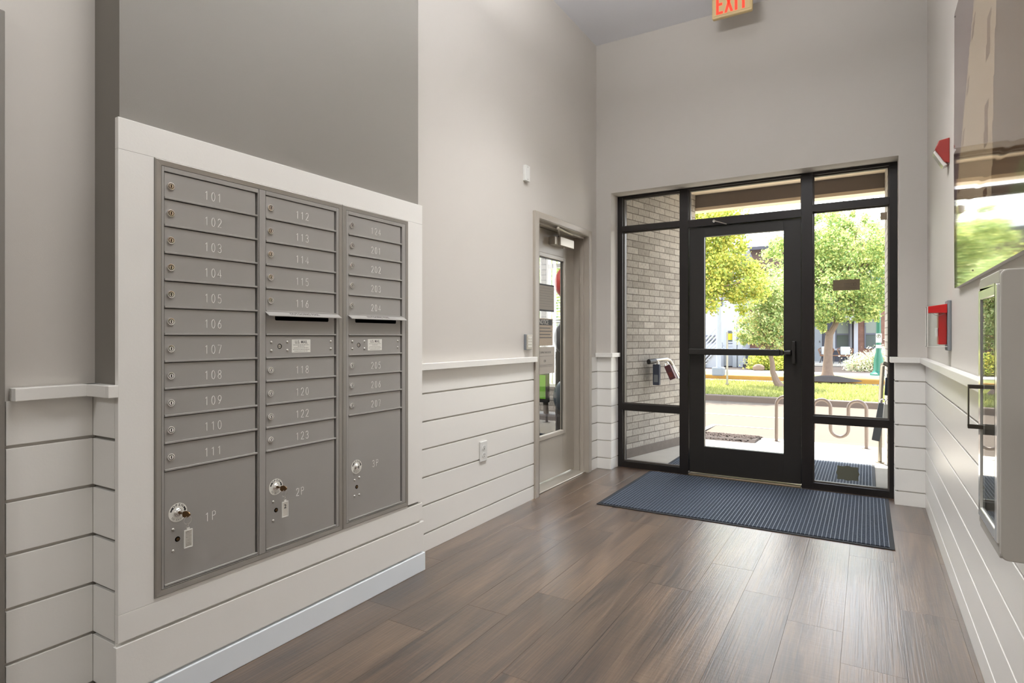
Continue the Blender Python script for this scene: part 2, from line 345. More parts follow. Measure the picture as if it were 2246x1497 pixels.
# ------------------------------------------------------------------ room shell
XL, XR, YE, ZC = -2.118, 0.35, 5.05, 3.86
XLW, XRW, YEW = XL - 0.011, XR + 0.011, YE + 0.006
ox0, ox1, oz1 = -1.987, 0.192, 2.495           # storefront opening
YF = 5.22                                       # storefront frame inner face
# floor of individual planks
def make_floor():
    mb = MB(); attr = []
    pw = 0.2075; x0 = 0.123
    offs = {0: 2.494, 1: 2.757, 2: 2.975, 3: 3.242, 4: 2.832, 5: 3.05, 6: 2.45, 7: 3.43, 8: 3.14, 9: 1.978, -1: 3.12, -2: 2.6}
    rnd = random.Random(3)
    for i in range(-2, 12):
        xa = x0 - pw * (i + 1) ; xb = xa + pw
        off = offs.get(i, rnd.uniform(0, 1.25)); j0 = off - 1.2513 * 8
        for k in range(0, 12):
            ya = j0 + k * 1.2513; yb = ya + 1.2513
            ya2, yb2 = max(ya, -6.1), min(yb, 5.34)
            if yb2 - ya2 < 0.02: continue
            xa2, xb2 = max(xa, -2.35), min(xb, 0.5)
            if xb2 - xa2 < 0.01: continue
            g = 0.0007; t = 0.0012; n0 = len(mb.f)
            mb.add([(xa2,ya2,-t),(xb2,ya2,-t),(xb2,yb2,-t),(xa2,yb2,-t),(xa2+g,ya2+g,0),(xb2-g,ya2+g,0),(xb2-g,yb2-g,0),(xa2+g,yb2-g,0)],
                   [(4,5,6,7),(0,1,5,4),(1,2,6,5),(2,3,7,6),(3,0,4,7)])
            attr += [(rnd.random(), rnd.random(), rnd.random())] * (len(mb.f) - n0)
    n0 = len(mb.f); mb.box(-2.35, 0.5, -6.1, 5.34, -0.1, -0.0011); attr += [(0, 0, 0)] * (len(mb.f) - n0)
    o = struct(mb, 'floor', M['floor'], loc=(0, 0, 0))
    a = o.data.attributes.new('plank', 'FLOAT_VECTOR', 'FACE'); a.data.foreach_set('vector', np.array(attr, dtype=np.float32).ravel())
    return o
make_floor()
struct(MB().box(-2.6, 0.8, -6.3, 5.4, ZC, ZC + 0.15), 'ceiling', M['ceil'])
# left wall with doorway hole (Y 3.90-4.85) and a second doorway near the camera
dl0, dl1, dlz = 3.90, 4.85, 2.095
mb = MB()
mb.box(XLW - 0.16, XLW, 0.707, dl0, 0, ZC).box(XLW - 0.16, XLW, dl1, 5.4, 0, ZC).box(XLW - 0.16, XLW, dl0, dl1, dlz, ZC)
mb.box(XLW - 0.16, XLW, -6.1, -0.30, 0, ZC).box(XLW - 0.16, XLW, -0.30, 0.707, 2.10, ZC)
struct(mb, 'wall_left', M['wall'])
struct(MB().box(XRW, XRW + 0.15, -6.1, 5.4, 0, ZC), 'wall_right', M['wall'])
struct(MB().box(-2.35, 0.55, -6.2, -6.05, 0, ZC), 'wall_back', M['wall'])
mb = MB().box(XLW, ox0, YEW, 5.335, 0, ZC).box(ox1, XRW, YEW, 5.335, 0, ZC).box(ox0, ox1, YEW, 5.335, oz1, ZC)
struct(mb, 'wall_end', M['wall'])
# grey chase that houses the mailboxes
struct(MB().box(XLW, -1.977, 0.945, 2.362, 0, ZC), 'wall_chase', M['gray'])

GZ = [0.882, 0.726, 0.571, 0.415, 0.258, 0.099]; GAP = 0.0048
def bands(top=1.014):
    e = [top] + GZ; r = []
    for i in range(len(e) - 1): r.append((e[i + 1] + GAP, e[i] - (GAP if i else 0)))
    r.append((0.0, GZ[-1] - GAP)); return r
def shiplap_x(mb, xface, y0, y1, d, zs=None):
    for a, b in (zs or bands()): mb.box(xface, xface + d * 0.011, y0, y1, a, b)
def shiplap_y(mb, yface, x0, x1, d, zs=None):
    for a, b in (zs or bands()): mb.box(x0, x1, yface, yface + d * 0.006, a, b)
mb = MB(); shiplap_x(mb, XL, 2.366, 3.85, -1); shiplap_x(mb, XL, 4.898, YE, -1); struct(mb, 'trim_1', M['trim'], bevel=0.0012)
mb = MB(); shiplap_x(mb, XL, 0.712, 0.9345, -1); struct(mb, 'trim_2', M['trim'], bevel=0.0012)
mb = MB(); shiplap_x(mb, XR, -6.0, YE, 1); struct(mb, 'trim_3', M['trim'], bevel=0.0012)
mb = MB(); shiplap_y(mb, YE, XL, ox0 + 0.004, 1)
for a, b in bands(): mb.box(ox0 - 0.001, ox0 + 0.005, YE + 0.0001, YF, a, b)
struct(mb, 'trim_4', M['trim'], bevel=0.0012)
mb = MB(); shiplap_y(mb, YE, ox1 - 0.022, XR, 1)
for a, b in bands(): mb.box(ox1 - 0.022, ox1 + 0.001, YE + 0.0061, YF - 0.001, a, b)
struct(mb, 'trim_5', M['trim'], bevel=0.0012)
# near return of the chase
mb = MB()
for a, b in bands(): mb.box(XL, -1.984, 0.9345, 0.9445, a, b)
struct(mb, 'trim_6', M['trim'], bevel=0.0012)
# board surround of the mailboxes
xb0, xb1 = -1.9765, -1.957
ya, yb = 1.038, 2.259; za, zb = 0.362, 1.774
mb = MB()
mb.box(xb0, xb1, 0.932, 2.371, zb, 1.871).box(xb0, xb1, 0.932, ya, za - 0.012, zb - 0.0004).box(xb0, xb1, yb, 2.371, za - 0.0004, zb - 0.0004)
mb.box(xb0, xb1, 0.932, 2.371, GZ[4] + 0.006, za - 0.0125).box(xb0, xb1, ya, yb, za - 0.0121, za - 0.0006)
struct(mb, 'trim_7', M['trim'], bevel=0.0012)
mb = MB().box(xb0, xb1, 0.926, 2.384, GZ[5] + 0.004, GZ[4] - 0.005)
mb.box(xb0 - 0.001, xb0 + 0.004, 0.932, 2.366, 0.09, GZ[4] + 0.006)
struct(mb, 'trim_8', M['trim'], bevel=0.0015)
struct(MB().box(xb0, xb1 + 0.004, 0.924, 2.391, 0, 0.0925), 'baseboard_left', M['base'], bevel=0.0025)
# chair rails
def rail_x(mb, xf, y0, y1, s): mb.box(xf - s * 0.008, xf + s * 0.034, y0, y1, 1.0145, 1.052)
mb = MB(); rail_x(mb, XL, 2.392, 3.847, 1); mb.box(-1.9765, -1.9, 2.3715, 2.3915, 1.0145, 1.052) if False else None
struct(mb, 'trim_9', M['trim'], bevel=0.002)
mb = MB(); rail_x(mb, XL, 0.722, 0.945, 1); mb.box(XL, -1.975, 0.903, 0.943, 1.0145, 1.052).box(-1.976, -1.953, 0.903, 0.931, 1.0145, 1.052)
struct(mb, 'trim_10', M['trim'], bevel=0.002)
mb = MB(); rail_x(mb, XR, -6.0, YE - 0.03, -1); struct(mb, 'trim_11', M['trim'], bevel=0.002)
mb = MB().box(XL - 0.005, ox0 + 0.028, YE - 0.03, YE + 0.004, 1.0145, 1.052).box(ox0 - 0.002, ox0 + 0.028, YE + 0.0045, YF - 0.002, 1.0145, 1.052)
struct(mb, 'trim_12', M['trim'], bevel=0.002)
mb = MB().box(ox1 - 0.050, XR + 0.005, YE - 0.03, YE + 0.004, 1.0145, 1.052).box(ox1 - 0.050, ox1 + 0.002, YE + 0.0045, YF - 0.002, 1.0145, 1.052)
struct(mb, 'trim_13', M['trim'], bevel=0.002)

# ceiling light fixtures (outside the frame, they carry the lobby lamps)
for i, (x, y, z, s, w) in enumerate(LAMPS):
    t = thing('ceiling_light', 'square white recessed ceiling light ' + ['far behind the camera', 'in front of the mailboxes', 'close to the entry door'][i], 'ceiling light', (x, y, ZC - 0.02), kind=None)
    h = s / 2
    mb = MB().box(x - h - .03, x + h + .03, y - h - .03, y - h, ZC - .02, ZC - .001).box(x - h - .03, x + h + .03, y + h, y + h + .03, ZC - .02, ZC - .001)
    mb.box(x - h - .03, x - h, y - h, y + h, ZC - .02, ZC - .001).box(x + h, x + h + .03, y - h, y + h, ZC - .02, ZC - .001)
    mb.build('frame', M['white'], t); MB().box(x - h, x + h, y - h, y + h, ZC - .008, ZC - .001).build('diffuser', M['white'], t)

for i, (x, y, z, w) in enumerate(FILL_UPLIGHTS):  # made-up bowl fixture around the added uplight, out of view
    t = thing('fill_pendant', 'unseen white bowl pendant added over the lobby to brighten the ceiling', 'pendant light', (x, y, 3.5))
    MB().tube([(x, y, z - .10), (x, y, ZC - .02)], .006, 6).build('cord', M['black'], t)
    MB().lathe((x, y, ZC - .02), [(.06, 0), (.06, .0195), (.0003, .0195)], 16).build('canopy', M['white'], t)
    MB().lathe((x, y, z - .11), [(.0003, 0), (.10, .012), (.20, .05), (.27, .11), (.275, .11), (.205, .042), (.10, .004), (.0003, -.006)], 28).build('bowl_shade', M['white'], t, smooth=True)
    MB().box(x - .23, x + .23, y - .23, y + .23, z - .012, z - .004).build('lamp_plate', M['white'], t)

# ------------------------------------------------------------------ storefront: window_1 frame, panes, door_1
fy0, fy1 = YF, 5.33; gy = 5.275
wf = sthing('window_1', (-0.9, 5.275, 0))
mb = MB()
mb.box(ox0, ox0 + 0.048, fy0, fy1, 0, oz1).box(ox1 - 0.05, ox1 - 0.001, fy0, fy1, 0, oz1)
m1a, m1b, m2a, m2b = -1.412, -1.338, -0.447, -0.368
mb.box(m1a, m1b, fy0, fy1, 0, oz1).box(m2a, m2b, fy0, fy1, 0, oz1)
mb.box(ox0 + .048, m1a, fy0, fy1, oz1 - .018, oz1).box(m1b, m2a, fy0, fy1, oz1 - .016, oz1).box(m2b, ox1 - .05, fy0, fy1, oz1 - .022, oz1)
mb.box(ox0 + .048, m1a, fy0, fy1, 2.168, 2.216).box(m1b, m2a, fy0, fy1, 2.150, 2.212).box(m2b, ox1 - .05, fy0, fy1, 2.185, 2.238)
mb.box(ox0 + .048, m1a, fy0, fy1, 0.527, 0.583).box(m2b, ox1 - .05, fy0, fy1, 0.524, 0.578)
mb.box(ox0 + .048, m1a, fy0, fy1, 0.0, 0.052).box(m2b, ox1 - .05, fy0, fy1, 0.0, 0.052)
mb.build('window_frame', M['frame'], wf, bevel=0.0015)
# glazing beads (bright metal stops round each pane)
panes = [(ox0 + .048, m1a, 2.216, oz1 - .018), (ox0 + .048, m1a, .583, 2.168), (ox0 + .048, m1a, .052, .527),
         (m1b, m2a, 2.212, oz1 - .016), (m2b, ox1 - .05, 2.238, oz1 - .022), (m2b, ox1 - .05, .578, 2.185), (m2b, ox1 - .05, .052, .524)]
for (a, b, c, d) in panes:
    mb = MB(); w = 0.010
    mb.box(a, b, gy - .022, gy - .006, c, c + w).box(a, b, gy - .022, gy - .006, d - w, d).box(a, a + w, gy - .022, gy - .006, c + w, d - w).box(b - w, b, gy - .022, gy - .006, c + w, d - w)
    mb.build('glazing_bead', M['maildark'], wf)
    MB().box(a, b, gy - .003, gy + .003, c, d).build('pane', M['glass'], wf)
# door_1
dr = sthing('door_1', (-0.9, 5.28, 0))
dx0, dx1 = m1b + .004, m2a - .004; dyf, dyb = 5.245, 5.29
gx0, gx1, gz0, gz1 = -1.207, -0.580, 0.252, 2.062
mb = MB().box(dx0, gx0, dyf, dyb, .022, 2.146).box(gx1, dx1, dyf, dyb, .022, 2.146).box(gx0, gx1, dyf, dyb, .022, gz0).box(gx0, gx1, dyf, dyb, gz1, 2.146)
mb.build('door_leaf', M['doorblk'], dr, bevel=0.002)
MB().box(gx0, gx1, 5.265, 5.271, gz0, gz1).build('pane', M['glass'], dr)
pb = thing('push_bar', None, None, (0, 0, 0)); pb.parent = dr; bpy.data.objects.remove(pb)
mb = MB().box(dx0 + .01, -.60, 5.168, 5.20, 1.045, 1.098).box(dx0 + .01, dx0 + .06, 5.19, dyf - .0005, 1.05, 1.093).box(-.60, -.575, 5.172, 5.196, 1.048, 1.095)
mb.box(-.575, dx1 - .07, 5.18, 5.21, 1.055, 1.088).box(-.56, -.52, 5.2, dyf - .0005, 1.05, 1.093)
pbar = mb.build('push_bar', M['doorblk'], dr, bevel=0.006)
mb = MB().box(-.512, -.488, 5.165, dyf - .0005, .985, 1.165); mb.build('exit_device_head', M['doorblk'], pbar, bevel=0.004)
mb = MB(); p = atY(1566, 484, 5.20); q = atY(1594, 491, 5.12)
mb.tube([(p.x, 5.2195, p.z - .003), (p.x, 5.195, p.z - .003)], .012, 12).tube([(p.x, 5.196, p.z), (q.x, q.y, q.z)], [.006, .004], 8)
mb.build('door_hold_arm', M['chrome'], dr, smooth=True)
MB().box(dx0, dx1, 5.20, 5.34, 0.0005, 0.014).build('threshold', M['thresh'], dr, bevel=0.004)
# stickers on the glass
t = MB(); a = atY(1827, 614, gy - .004); b = atY(1886, 634, gy - .004); yy = gy - .0042
t.box(a.x, b.x, yy - .0006, yy, b.z - .004, a.z)
st = t.build('window_sticker', mat('brown_sticker_back', hexc(104, 90, 66), .6), bevel=0.004)
mb = MB()
for k, z in enumerate((.6, .45, .3)): mb.box(a.x + .075, a.x + .115, yy - .0009, yy - .0006, b.z + (a.z - b.z) * z - .001, b.z + (a.z - b.z) * z + .001)
mb.box(a.x + .02, b.x - .02, yy - .0009, yy - .0006, b.z + .014, b.z + .0155)
mb.tube([(a.x + .13 + .01 * math.cos(k / 12 * 6.283), yy - .0007, (a.z + b.z) / 2 + .012 * math.sin(k / 12 * 6.283)) for k in range(12)], .0008, 4, closed=True)
mb.tube([(a.x + .148 + .01 * math.cos(k / 12 * 6.283), yy - .0007, (a.z + b.z) / 2 + .012 * math.sin(k / 12 * 6.283)) for k in range(12)], .0008, 4, closed=True)
mb.build('print', M['ink'], st)
tag(st, 'brown rectangular sticker high on the right hand glass pane beside the door', 'sticker')
a = atY(1833, 1017, yy); b = atY(1886, 1058, yy); cx, cz = (a.x + b.x) / 2, (a.z + b.z) / 2; hw, hh = abs(b.x - a.x) / 2, abs(a.z - b.z) / 2 * .95
pts = []
for i in range(64):
    th = 2 * math.pi * i / 64; c, s = math.cos(th), math.sin(th)
    r = 1 / max(abs(c), abs(s)); r *= 1 - .10 * (1 - abs(math.cos(2 * th))) + 0.045 * math.cos(8 * th)
    pts.append((cx + hw * .93 * r * c, yy, cz + hh * .93 * r * s))
o = MB().prism(pts, (0, -.0006, 0)).build('window_sticker', mat('olive_sticker_back', hexc(92, 92, 78), .55)); tag(o, 'olive plaque-shaped sticker with scalloped edge low on the right hand glass pane', 'sticker')
a = atY(1931, 466, yy); b = atY(1951, 481, yy)
o = MB().box(a.x, min(b.x, ox1 - .065), yy - .0006, yy, b.z, a.z).build('window_sticker', mat('tan_sticker_back', hexc(150, 134, 112), .6)); tag(o, 'small tan sticker at the top right corner of the right hand glass pane', 'sticker')

# ------------------------------------------------------------------ floor mats
def make_mat(x0, x1, y0, y1, z, name, label, m_rib):
    t = thing(name, label, 'door mat', ((x0 + x1) / 2, (y0 + y1) / 2, z))
    MB().box(x0, x1, y0, y1, z, z + .005).build('backing', M['rubber'], t, bevel=0.002)
    mb = MB(); n = int((x1 - x0 - .05) / 0.0225); w = (x1 - x0 - .05) / n
    for k in range(n):
        xa = x0 + .025 + k * w; yy_ = y0 + .025
        mb.box(xa, xa + w * .80, yy_, y1 - .025, z + .004, z + .0090)
    mb.build('ribbed_pile', M['pile'], t)
    mb = MB(); r = 0.0006
    for k in range(n):
        xa = x0 + .025 + (k + .90) * w
        mb.box(xa - .0016, xa + .0016, y0 + .025, y1 - .025, z + .004, z + .0096)
    mb.build('rib_groove', m_rib, t)
    return t
M['rib'] = mat('mat_groove', hexc(108, 118, 132), 0.5)
make_mat(-1.665, 0.135, 3.955, 5.175, 0.0005, 'floor_mat', 'blue-grey ribbed entry mat lying on the wood floor inside the door', M['rib'])

# ------------------------------------------------------------------ interior door (door_2)
d2 = sthing('door_2', (-2.2, 4.37, 0))
fx = XL + 0.013
mb = MB()
mb.box(XLW - .001, fx, 3.852, 3.915, 0, 2.137).box(XLW - .001, fx, 4.835, 4.898, 0, 2.137).box(XLW - .001, fx, 3.915, 4.835, 2.083, 2.137)
mb.box(-2.285, fx, 3.905, 3.917, 0, 2.09).box(-2.285, fx, 4.833, 4.845, 0, 2.09).box(-2.285, fx, 3.917, 4.833, 2.081, 2.093)
mb.box(-2.30, -2.252, 3.917, 3.93, 0, 2.08) if False else None
mb.box(-2.185, -2.150, 4.817, 4.833, 0, 2.081).box(-2.185, -2.150, 3.917, 4.817, 2.065, 2.081)
mb.build('door_frame', M['gframe'], d2, bevel=0.003)
lx0, lx1 = -2.274, -2.25; gy0, gy1, gza, gzb = 4.10, 4.605, 0.40, 1.845
mb = MB().box(lx0, lx1, 3.92, gy0, .028, 2.078).box(lx0, lx1, gy1, 4.831, .028, 2.078).box(lx0, lx1, gy0, gy1, .028, gza).box(lx0, lx1, gy0, gy1, gzb, 2.078)
mb.build('door_leaf', M['gdoor'], d2, bevel=0.002)
mb = MB(); w = .035
mb.box(lx1 - .001, lx1 + .010, gy0 - w, gy0, gza - w, gzb + w).box(lx1 - .001, lx1 + .010, gy1, gy1 + w, gza - w, gzb + w).box(lx1 - .001, lx1 + .010, gy0, gy1, gza - w, gza).box(lx1 - .001, lx1 + .010, gy0, gy1, gzb, gzb + w)
mb.build('glazing_frame', M['gdoor'], d2, bevel=0.004)
mb = MB(); mb.box(lx1 - .011, lx1 - .004, gy1 - .004, gy1, gza, gzb).box(lx1 - .012, lx1 - .001, gy0, gy1, gzb - .006, gzb); mb.build('glazing_gasket', M['black'], d2)
MB().box(-2.267, -2.262, gy0, gy1, gza, gzb).build('pane', M['glass'], d2)
MB().box(-2.30, -2.14, 3.918, 4.832, .0005, .012).build('threshold', M['silver'], d2, bevel=0.004)
mb = MB().box(lx1 + .0005, -2.19, 4.34, 4.62, 1.958, 2.022); cl = mb.build('door_closer', M['silver'], d2, bevel=0.004)
mb = MB().box(-2.19, -2.168, 4.40, 4.66, 1.955, 2.026); mb.build('closer_cover', M['silver'], cl, bevel=0.003)
mb = MB().tube([(-2.20, 4.52, 1.957), (-2.20, 4.52, 1.943)], .011, 12); mb.build('closer_valve_cap', M['chrome'], cl)
mb = MB().tube([(-2.215, 4.47, 2.02), (-2.215, 4.47, 2.045)], .012, 12, 1).tube([(-2.215, 4.47, 2.044), (-2.115, 4.24, 2.062)], .009, 8).tube([(-2.115, 4.24, 2.066), (-2.16, 4.60, 2.068)], .010, 8).tube([(-2.115, 4.24, 2.055), (-2.115, 4.24, 2.075)], .013, 10)
mb.build('closer_arm', [M['silver'], M['black']], cl, smooth=True)

# papers taped on the door glass (seen through / on the lobby side)
px = -2.2615
def paper(ya, yb, za_, zb_, name, label, mats): 
    t = thing(name, label, 'notice', (px, (ya + yb) / 2, za_)); MB().box(px, px + .0006, ya, yb, za_, zb_).build('sheet', mats, t); return t
def pY(x): return atX(x, 700, px).y
def pZ(x, y): return atX(x, y, px).z
ya_, yb_ = gy0 + .02, pY(1215); zt, zbm = pZ(1215, 626), pZ(1215, 684)
t = paper(ya_, yb_, zbm, zt, 'paper_notice', 'grey printed sheet with black borders taped highest on the glass door', mat('grey_sheet', hexc(142, 134, 124), .7))
for q0, q1 in ((zt - .012, zt), (zbm, zbm + .014)): MB().box(px + .0006, px + .0012, ya_, yb_, q0, q1).build('border', M['ink'], t)
mb = MB()
for k in range(8): mb.box(px + .0006, px + .0010, ya_ + .03, yb_ - .02 - .05 * (k % 3 == 0), zt - .035 - k * .021, zt - .033 - k * .021)
mb.build('printed_line', M['grayink'], t)
yb_ = pY(1212); zt, zbm = pZ(1212, 699), pZ(1212, 757)
t = paper(ya_, yb_, zbm, zt, 'paper_notice', 'beige notice sheet headed NOTICE on black, taped in the middle of the glass door', mat('beige_sheet', hexc(172, 156, 136), .7))
hb = MB().box(px + .0006, px + .0011, ya_ + .01, yb_ - .01, zt - .055, zt - .008).build('header_band', M['ink'], t)
mb = MB(); addtext(mb, 'NOTICE', .052, (px + .0014, (ya_ + yb_) / 2, zt - .032), (0, 1, 0), (0, 0, 1), sx=.85); mb.build('header_text', M['paper'], t)
mb = MB()
for k in range(4): mb.box(px + .0006, px + .0010, ya_ + .04 - .02 * (k % 2), yb_ - .04 + .02 * (k % 2), zt - .083 - k * .026, zt - .074 - k * .026)
mb.build('printed_line', M['grayink'], t)
yb_ = pY(1216); zt, zbm = pZ(1216, 760), pZ(1216, 817)
t = paper(ya_, yb_, zbm, zt, 'paper_notice', 'pale notice sheet about opening the door, taped lowest on the glass door', mat('pale_sheet', hexc(178, 170, 158), .7))
mb = MB(); addtext(mb, 'TO OPEN THIS DOOR', .022, (px + .0010, (ya_ + yb_) / 2, zt - .045), (0, 1, 0), (0, 0, 1)); addtext(mb, 'OR', .028, (px + .0010, (ya_ + yb_) / 2, zt - .115), (0, 1, 0), (0, 0, 1))
for k, z in enumerate((.075, .145, .152, .16)): mb.box(px + .0006, px + .0009, ya_ + .03, yb_ - .03, zt - z - .001, zt - z + .001)
mb.build('printed_text', M['grayink'], t)

# door_3 frame at the far left edge
d3 = sthing('door_3', (-2.15, 0.2, 0))
MB().box(XLW - .16, XL + .012, .62, .7065, 0, 2.128).box(XLW - .16, XL + .012, -.30, -.215, 0, 2.128).box(XLW - .16, XL + .012, -.215, .62, 2.06, 2.128).build('door_frame', M['gray'], d3, bevel=0.003)
MB().box(-2.25, -2.21, -.213, .618, .01, 2.055).build('door_leaf', M['gray'], d3)
# ------------------------------------------------------------------ mailboxes
RP = 0.0886; ZT = 1.7357
def rowz(k): return ZT - RP * k
XF = -1.9565       # door face
STROKES = {
 '0': [[(.5+.36*math.sin(a*math.pi/10), .5+.5*math.cos(a*math.pi/10)) for a in range(21)]],
 '1': [[(.22, .8), (.5, 1), (.5, 0)]],
 '2': [[(.14, .78), (.2, .92), (.38, 1), (.6, 1), (.8, .9), (.85, .73), (.76, .55), (.12, 0), (.88, 0)]],
 '3': [[(.14, .86), (.3, .98), (.5, 1), (.7, .96), (.82, .8), (.76, .62), (.55, .53), (.4, .53)], [(.55, .53), (.78, .45), (.87, .27), (.78, .08), (.55, 0), (.32, .01), (.12, .15)]],
 '4': [[(.68, 0), (.68, 1), (.08, .28), (.92, .28)]],
 '5': [[(.8, 1), (.24, 1), (.18, .56), (.36, .63), (.56, .64), (.78, .52), (.86, .32), (.78, .1), (.55, 0), (.32, .01), (.12, .14)]],
 '6': [[(.72, 1), (.4, .72), (.2, .45), (.15, .28), (.24, .08), (.48, 0), (.74, .08), (.85, .3), (.76, .52), (.5, .6), (.28, .54)]],
 '7': [[(.1, 1), (.88, 1), (.38, 0)]],
 '8': [[(.5, .54), (.26, .63), (.18, .79), (.28, .94), (.5, 1), (.72, .94), (.82, .79), (.74, .63), (.5, .54), (.22, .44), (.13, .25), (.26, .06), (.5, 0), (.74, .06), (.87, .25), (.78, .44), (.5, .54)]],
 '9': [[(.28, 0), (.6, .28), (.8, .55), (.85, .72), (.76, .92), (.52, 1), (.26, .92), (.15, .7), (.24, .48), (.5, .4), (.72, .46)]],
 'P': [[(.18, 0), (.18, 1), (.62, 1), (.84, .9), (.84, .62), (.62, .52), (.18, .52)]],
}
def strokes(mb, txt, y, z, x, h=.0295, w=.0165, sp=.0235, r=.00105):
    n = len(txt); y0 = y - (n - 1) * sp / 2 - w / 2
    for i, ch in enumerate(txt):
        for st in STROKES[ch]:
            pts = [(x, y0 + i * sp + u * w, z - h / 2 + v * h) for u, v in st]
            cl = ch == '0'
            mb.tube(pts[:-1] if cl else pts, r, 5, closed=cl)
def lock_parts(parent, y, z, x=XF, r=.0125):
    mb = MB().lathe((x, y, z), [(r, 0), (r, .003), (r * .93, .0045), (r * .72, .0048), (r * .70, .0030), (r * .56, .0030), (r * .56, .0052), (r * .1, .0053)], 24, axis='X')
    o = mb.build('lock', M['chrome'], parent, smooth=True)
    MB().lathe((x + .0031, y, z), [(r * .70, 0), (r * .70, .0004), (r * .57, .0004), (r * .57, 0)], 24, axis='X').build('lock_ring', M['maildark'], parent)
    return o
def keyslot(mb, y, z, x): mb.box(x, x + .0006, y - .0012, y + .0012, z - .005, z + .0045)
def mbx_door(unit, y0, y1, z0, z1, name):
    """door panel with its projecting lip along the bottom edge and a fold at the right"""
    g = .0012
    mb = MB().box(XF - .012, XF, y0 + .0014, y1 - .0085, z0 + .0075, z1 - g)
    mb.box(XF - .012, XF + .0045, y0 + .0010, y1 - .001, z0 + .0012, z0 + .0078)
    mb.box(XF - .012, XF - .0025, y1 - .0078, y1 - .0052, z0 + .008, z1 - g)
    return mb.build(name, M['mail'], unit, bevel=0.0009, bseg=1)
def tenant(unit, y0, y1, k, num):
    z0, z1 = rowz(k + 1), rowz(k); d = mbx_door(unit, y0, y1, z0, z1, 'mailbox_door')
    zc = (z0 + z1) / 2
    lk = lock_parts(d, y0 + .0215, zc + .001)
    mb = MB(); keyslot(mb, y0 + .0215, zc + .001, XF + .0053); mb.build('keyhole', M['void'], d)
    mb = MB(); strokes(mb, num, (y0 + y1) / 2 - .002, zc - .004, XF + .0002); mb.build('number', M['num'], d)
def rivets(parent, pts, r=.0052, x=XF):
    for y, z in pts:
        MB().lathe((x, y, z), [(r, 0), (r * .92, .0018), (r * .6, .0034), (.0003, .004)], 14, axis='X').build('rivet', M['nickel'], parent, smooth=True)
def parcel(unit, y0, y1, ztop, zbot, num, ly, lz, ny, nz, rv, kh):
    d = mbx_door(unit, y0, y1, zbot, ztop, 'parcel_door')
    o = MB().lathe((XF, ly, lz), [(.031, 0), (.031, .0007), (.0003, .0007)], 40, axis='X').build('open_dial_plate', M['label'], d); o['label'] = 'round white plate lettered OPEN with arrows'
    mb = MB()
    for i, ch in enumerate('OPEN'):
        a = math.radians(90 + (1.5 - i) * 24); c, s = math.cos(a), math.sin(a)
        addtext(mb, ch, .0115, (XF + .0008, ly + .0242 * c, lz + .0242 * s), (0, s, -c), (0, c, s), ext=.0001, bold=.0002)
    for i, ch in enumerate('TO CLOSE'):
        if ch == ' ': continue
        a = math.radians(270 + (i - 3.5) * 15); c, s = math.cos(a), math.sin(a)
        addtext(mb, ch, .0075, (XF + .0008, ly + .0245 * c, lz + .0245 * s), (0, -s, c), (0, -c, -s), ext=.0001)
    for sgn in (-1, 1):
        for k in range(5):
            a0 = math.radians(90 + sgn * (52 + k * 5)); a1 = math.radians(90 + sgn * (57 + k * 5))
            w = .0026 if (k < 3) else .0026
            mb.quad(*[(XF + .0009, ly + r * math.cos(a), lz + r * math.sin(a)) for r, a in ((.0242 - w, a0), (.0242 + w, a0), (.0242 + w, a1), (.0242 - w, a1))])
        a0 = math.radians(90 + sgn * (77 if sgn < 0 else 52)); a1 = math.radians(90 + sgn * (92 if sgn < 0 else 38))
        mb.poly([(XF + .0009, ly + .019 * math.cos(a0), lz + .019 * math.sin(a0)), (XF + .0009, ly + .0294 * math.cos(a0), lz + .0294 * math.sin(a0)), (XF + .0009, ly + .0242 * math.cos(a1), lz + .0242 * math.sin(a1))])
    mb.build('dial_lettering', M['ink'], d)
    MB().lathe((XF + .0007, ly, lz), [(.0145, 0), (.0145, .003), (.012, .006), (.0095, .0062), (.0095, .0100), (.0085, .011), (.0003, .011)], 24, axis='X').build('lock', M['chrome'], d, smooth=True)
    mb = MB(); keyslot(mb, ly, lz, XF + .0118); mb.build('keyhole', M['void'], d)
    mb = MB(); strokes(mb, num, ny, nz, XF + .0002); mb.build('number', M['num'], d)
    rivets(d, rv)
    MB().lathe((XF - .0005, kh[0], kh[1]), [(.0085, 0), (.0085, .0008), (.0003, .0008)], 20, axis='X').build('master_lock_hole', M['void'], d)
    MB().lathe((XF + .0001, kh[0] + .0008, kh[1]), [(.0055, 0), (.0055, .0006), (.0003, .0006)], 16, axis='X').build('master_lock_plug', M['brass'], d)
    return d
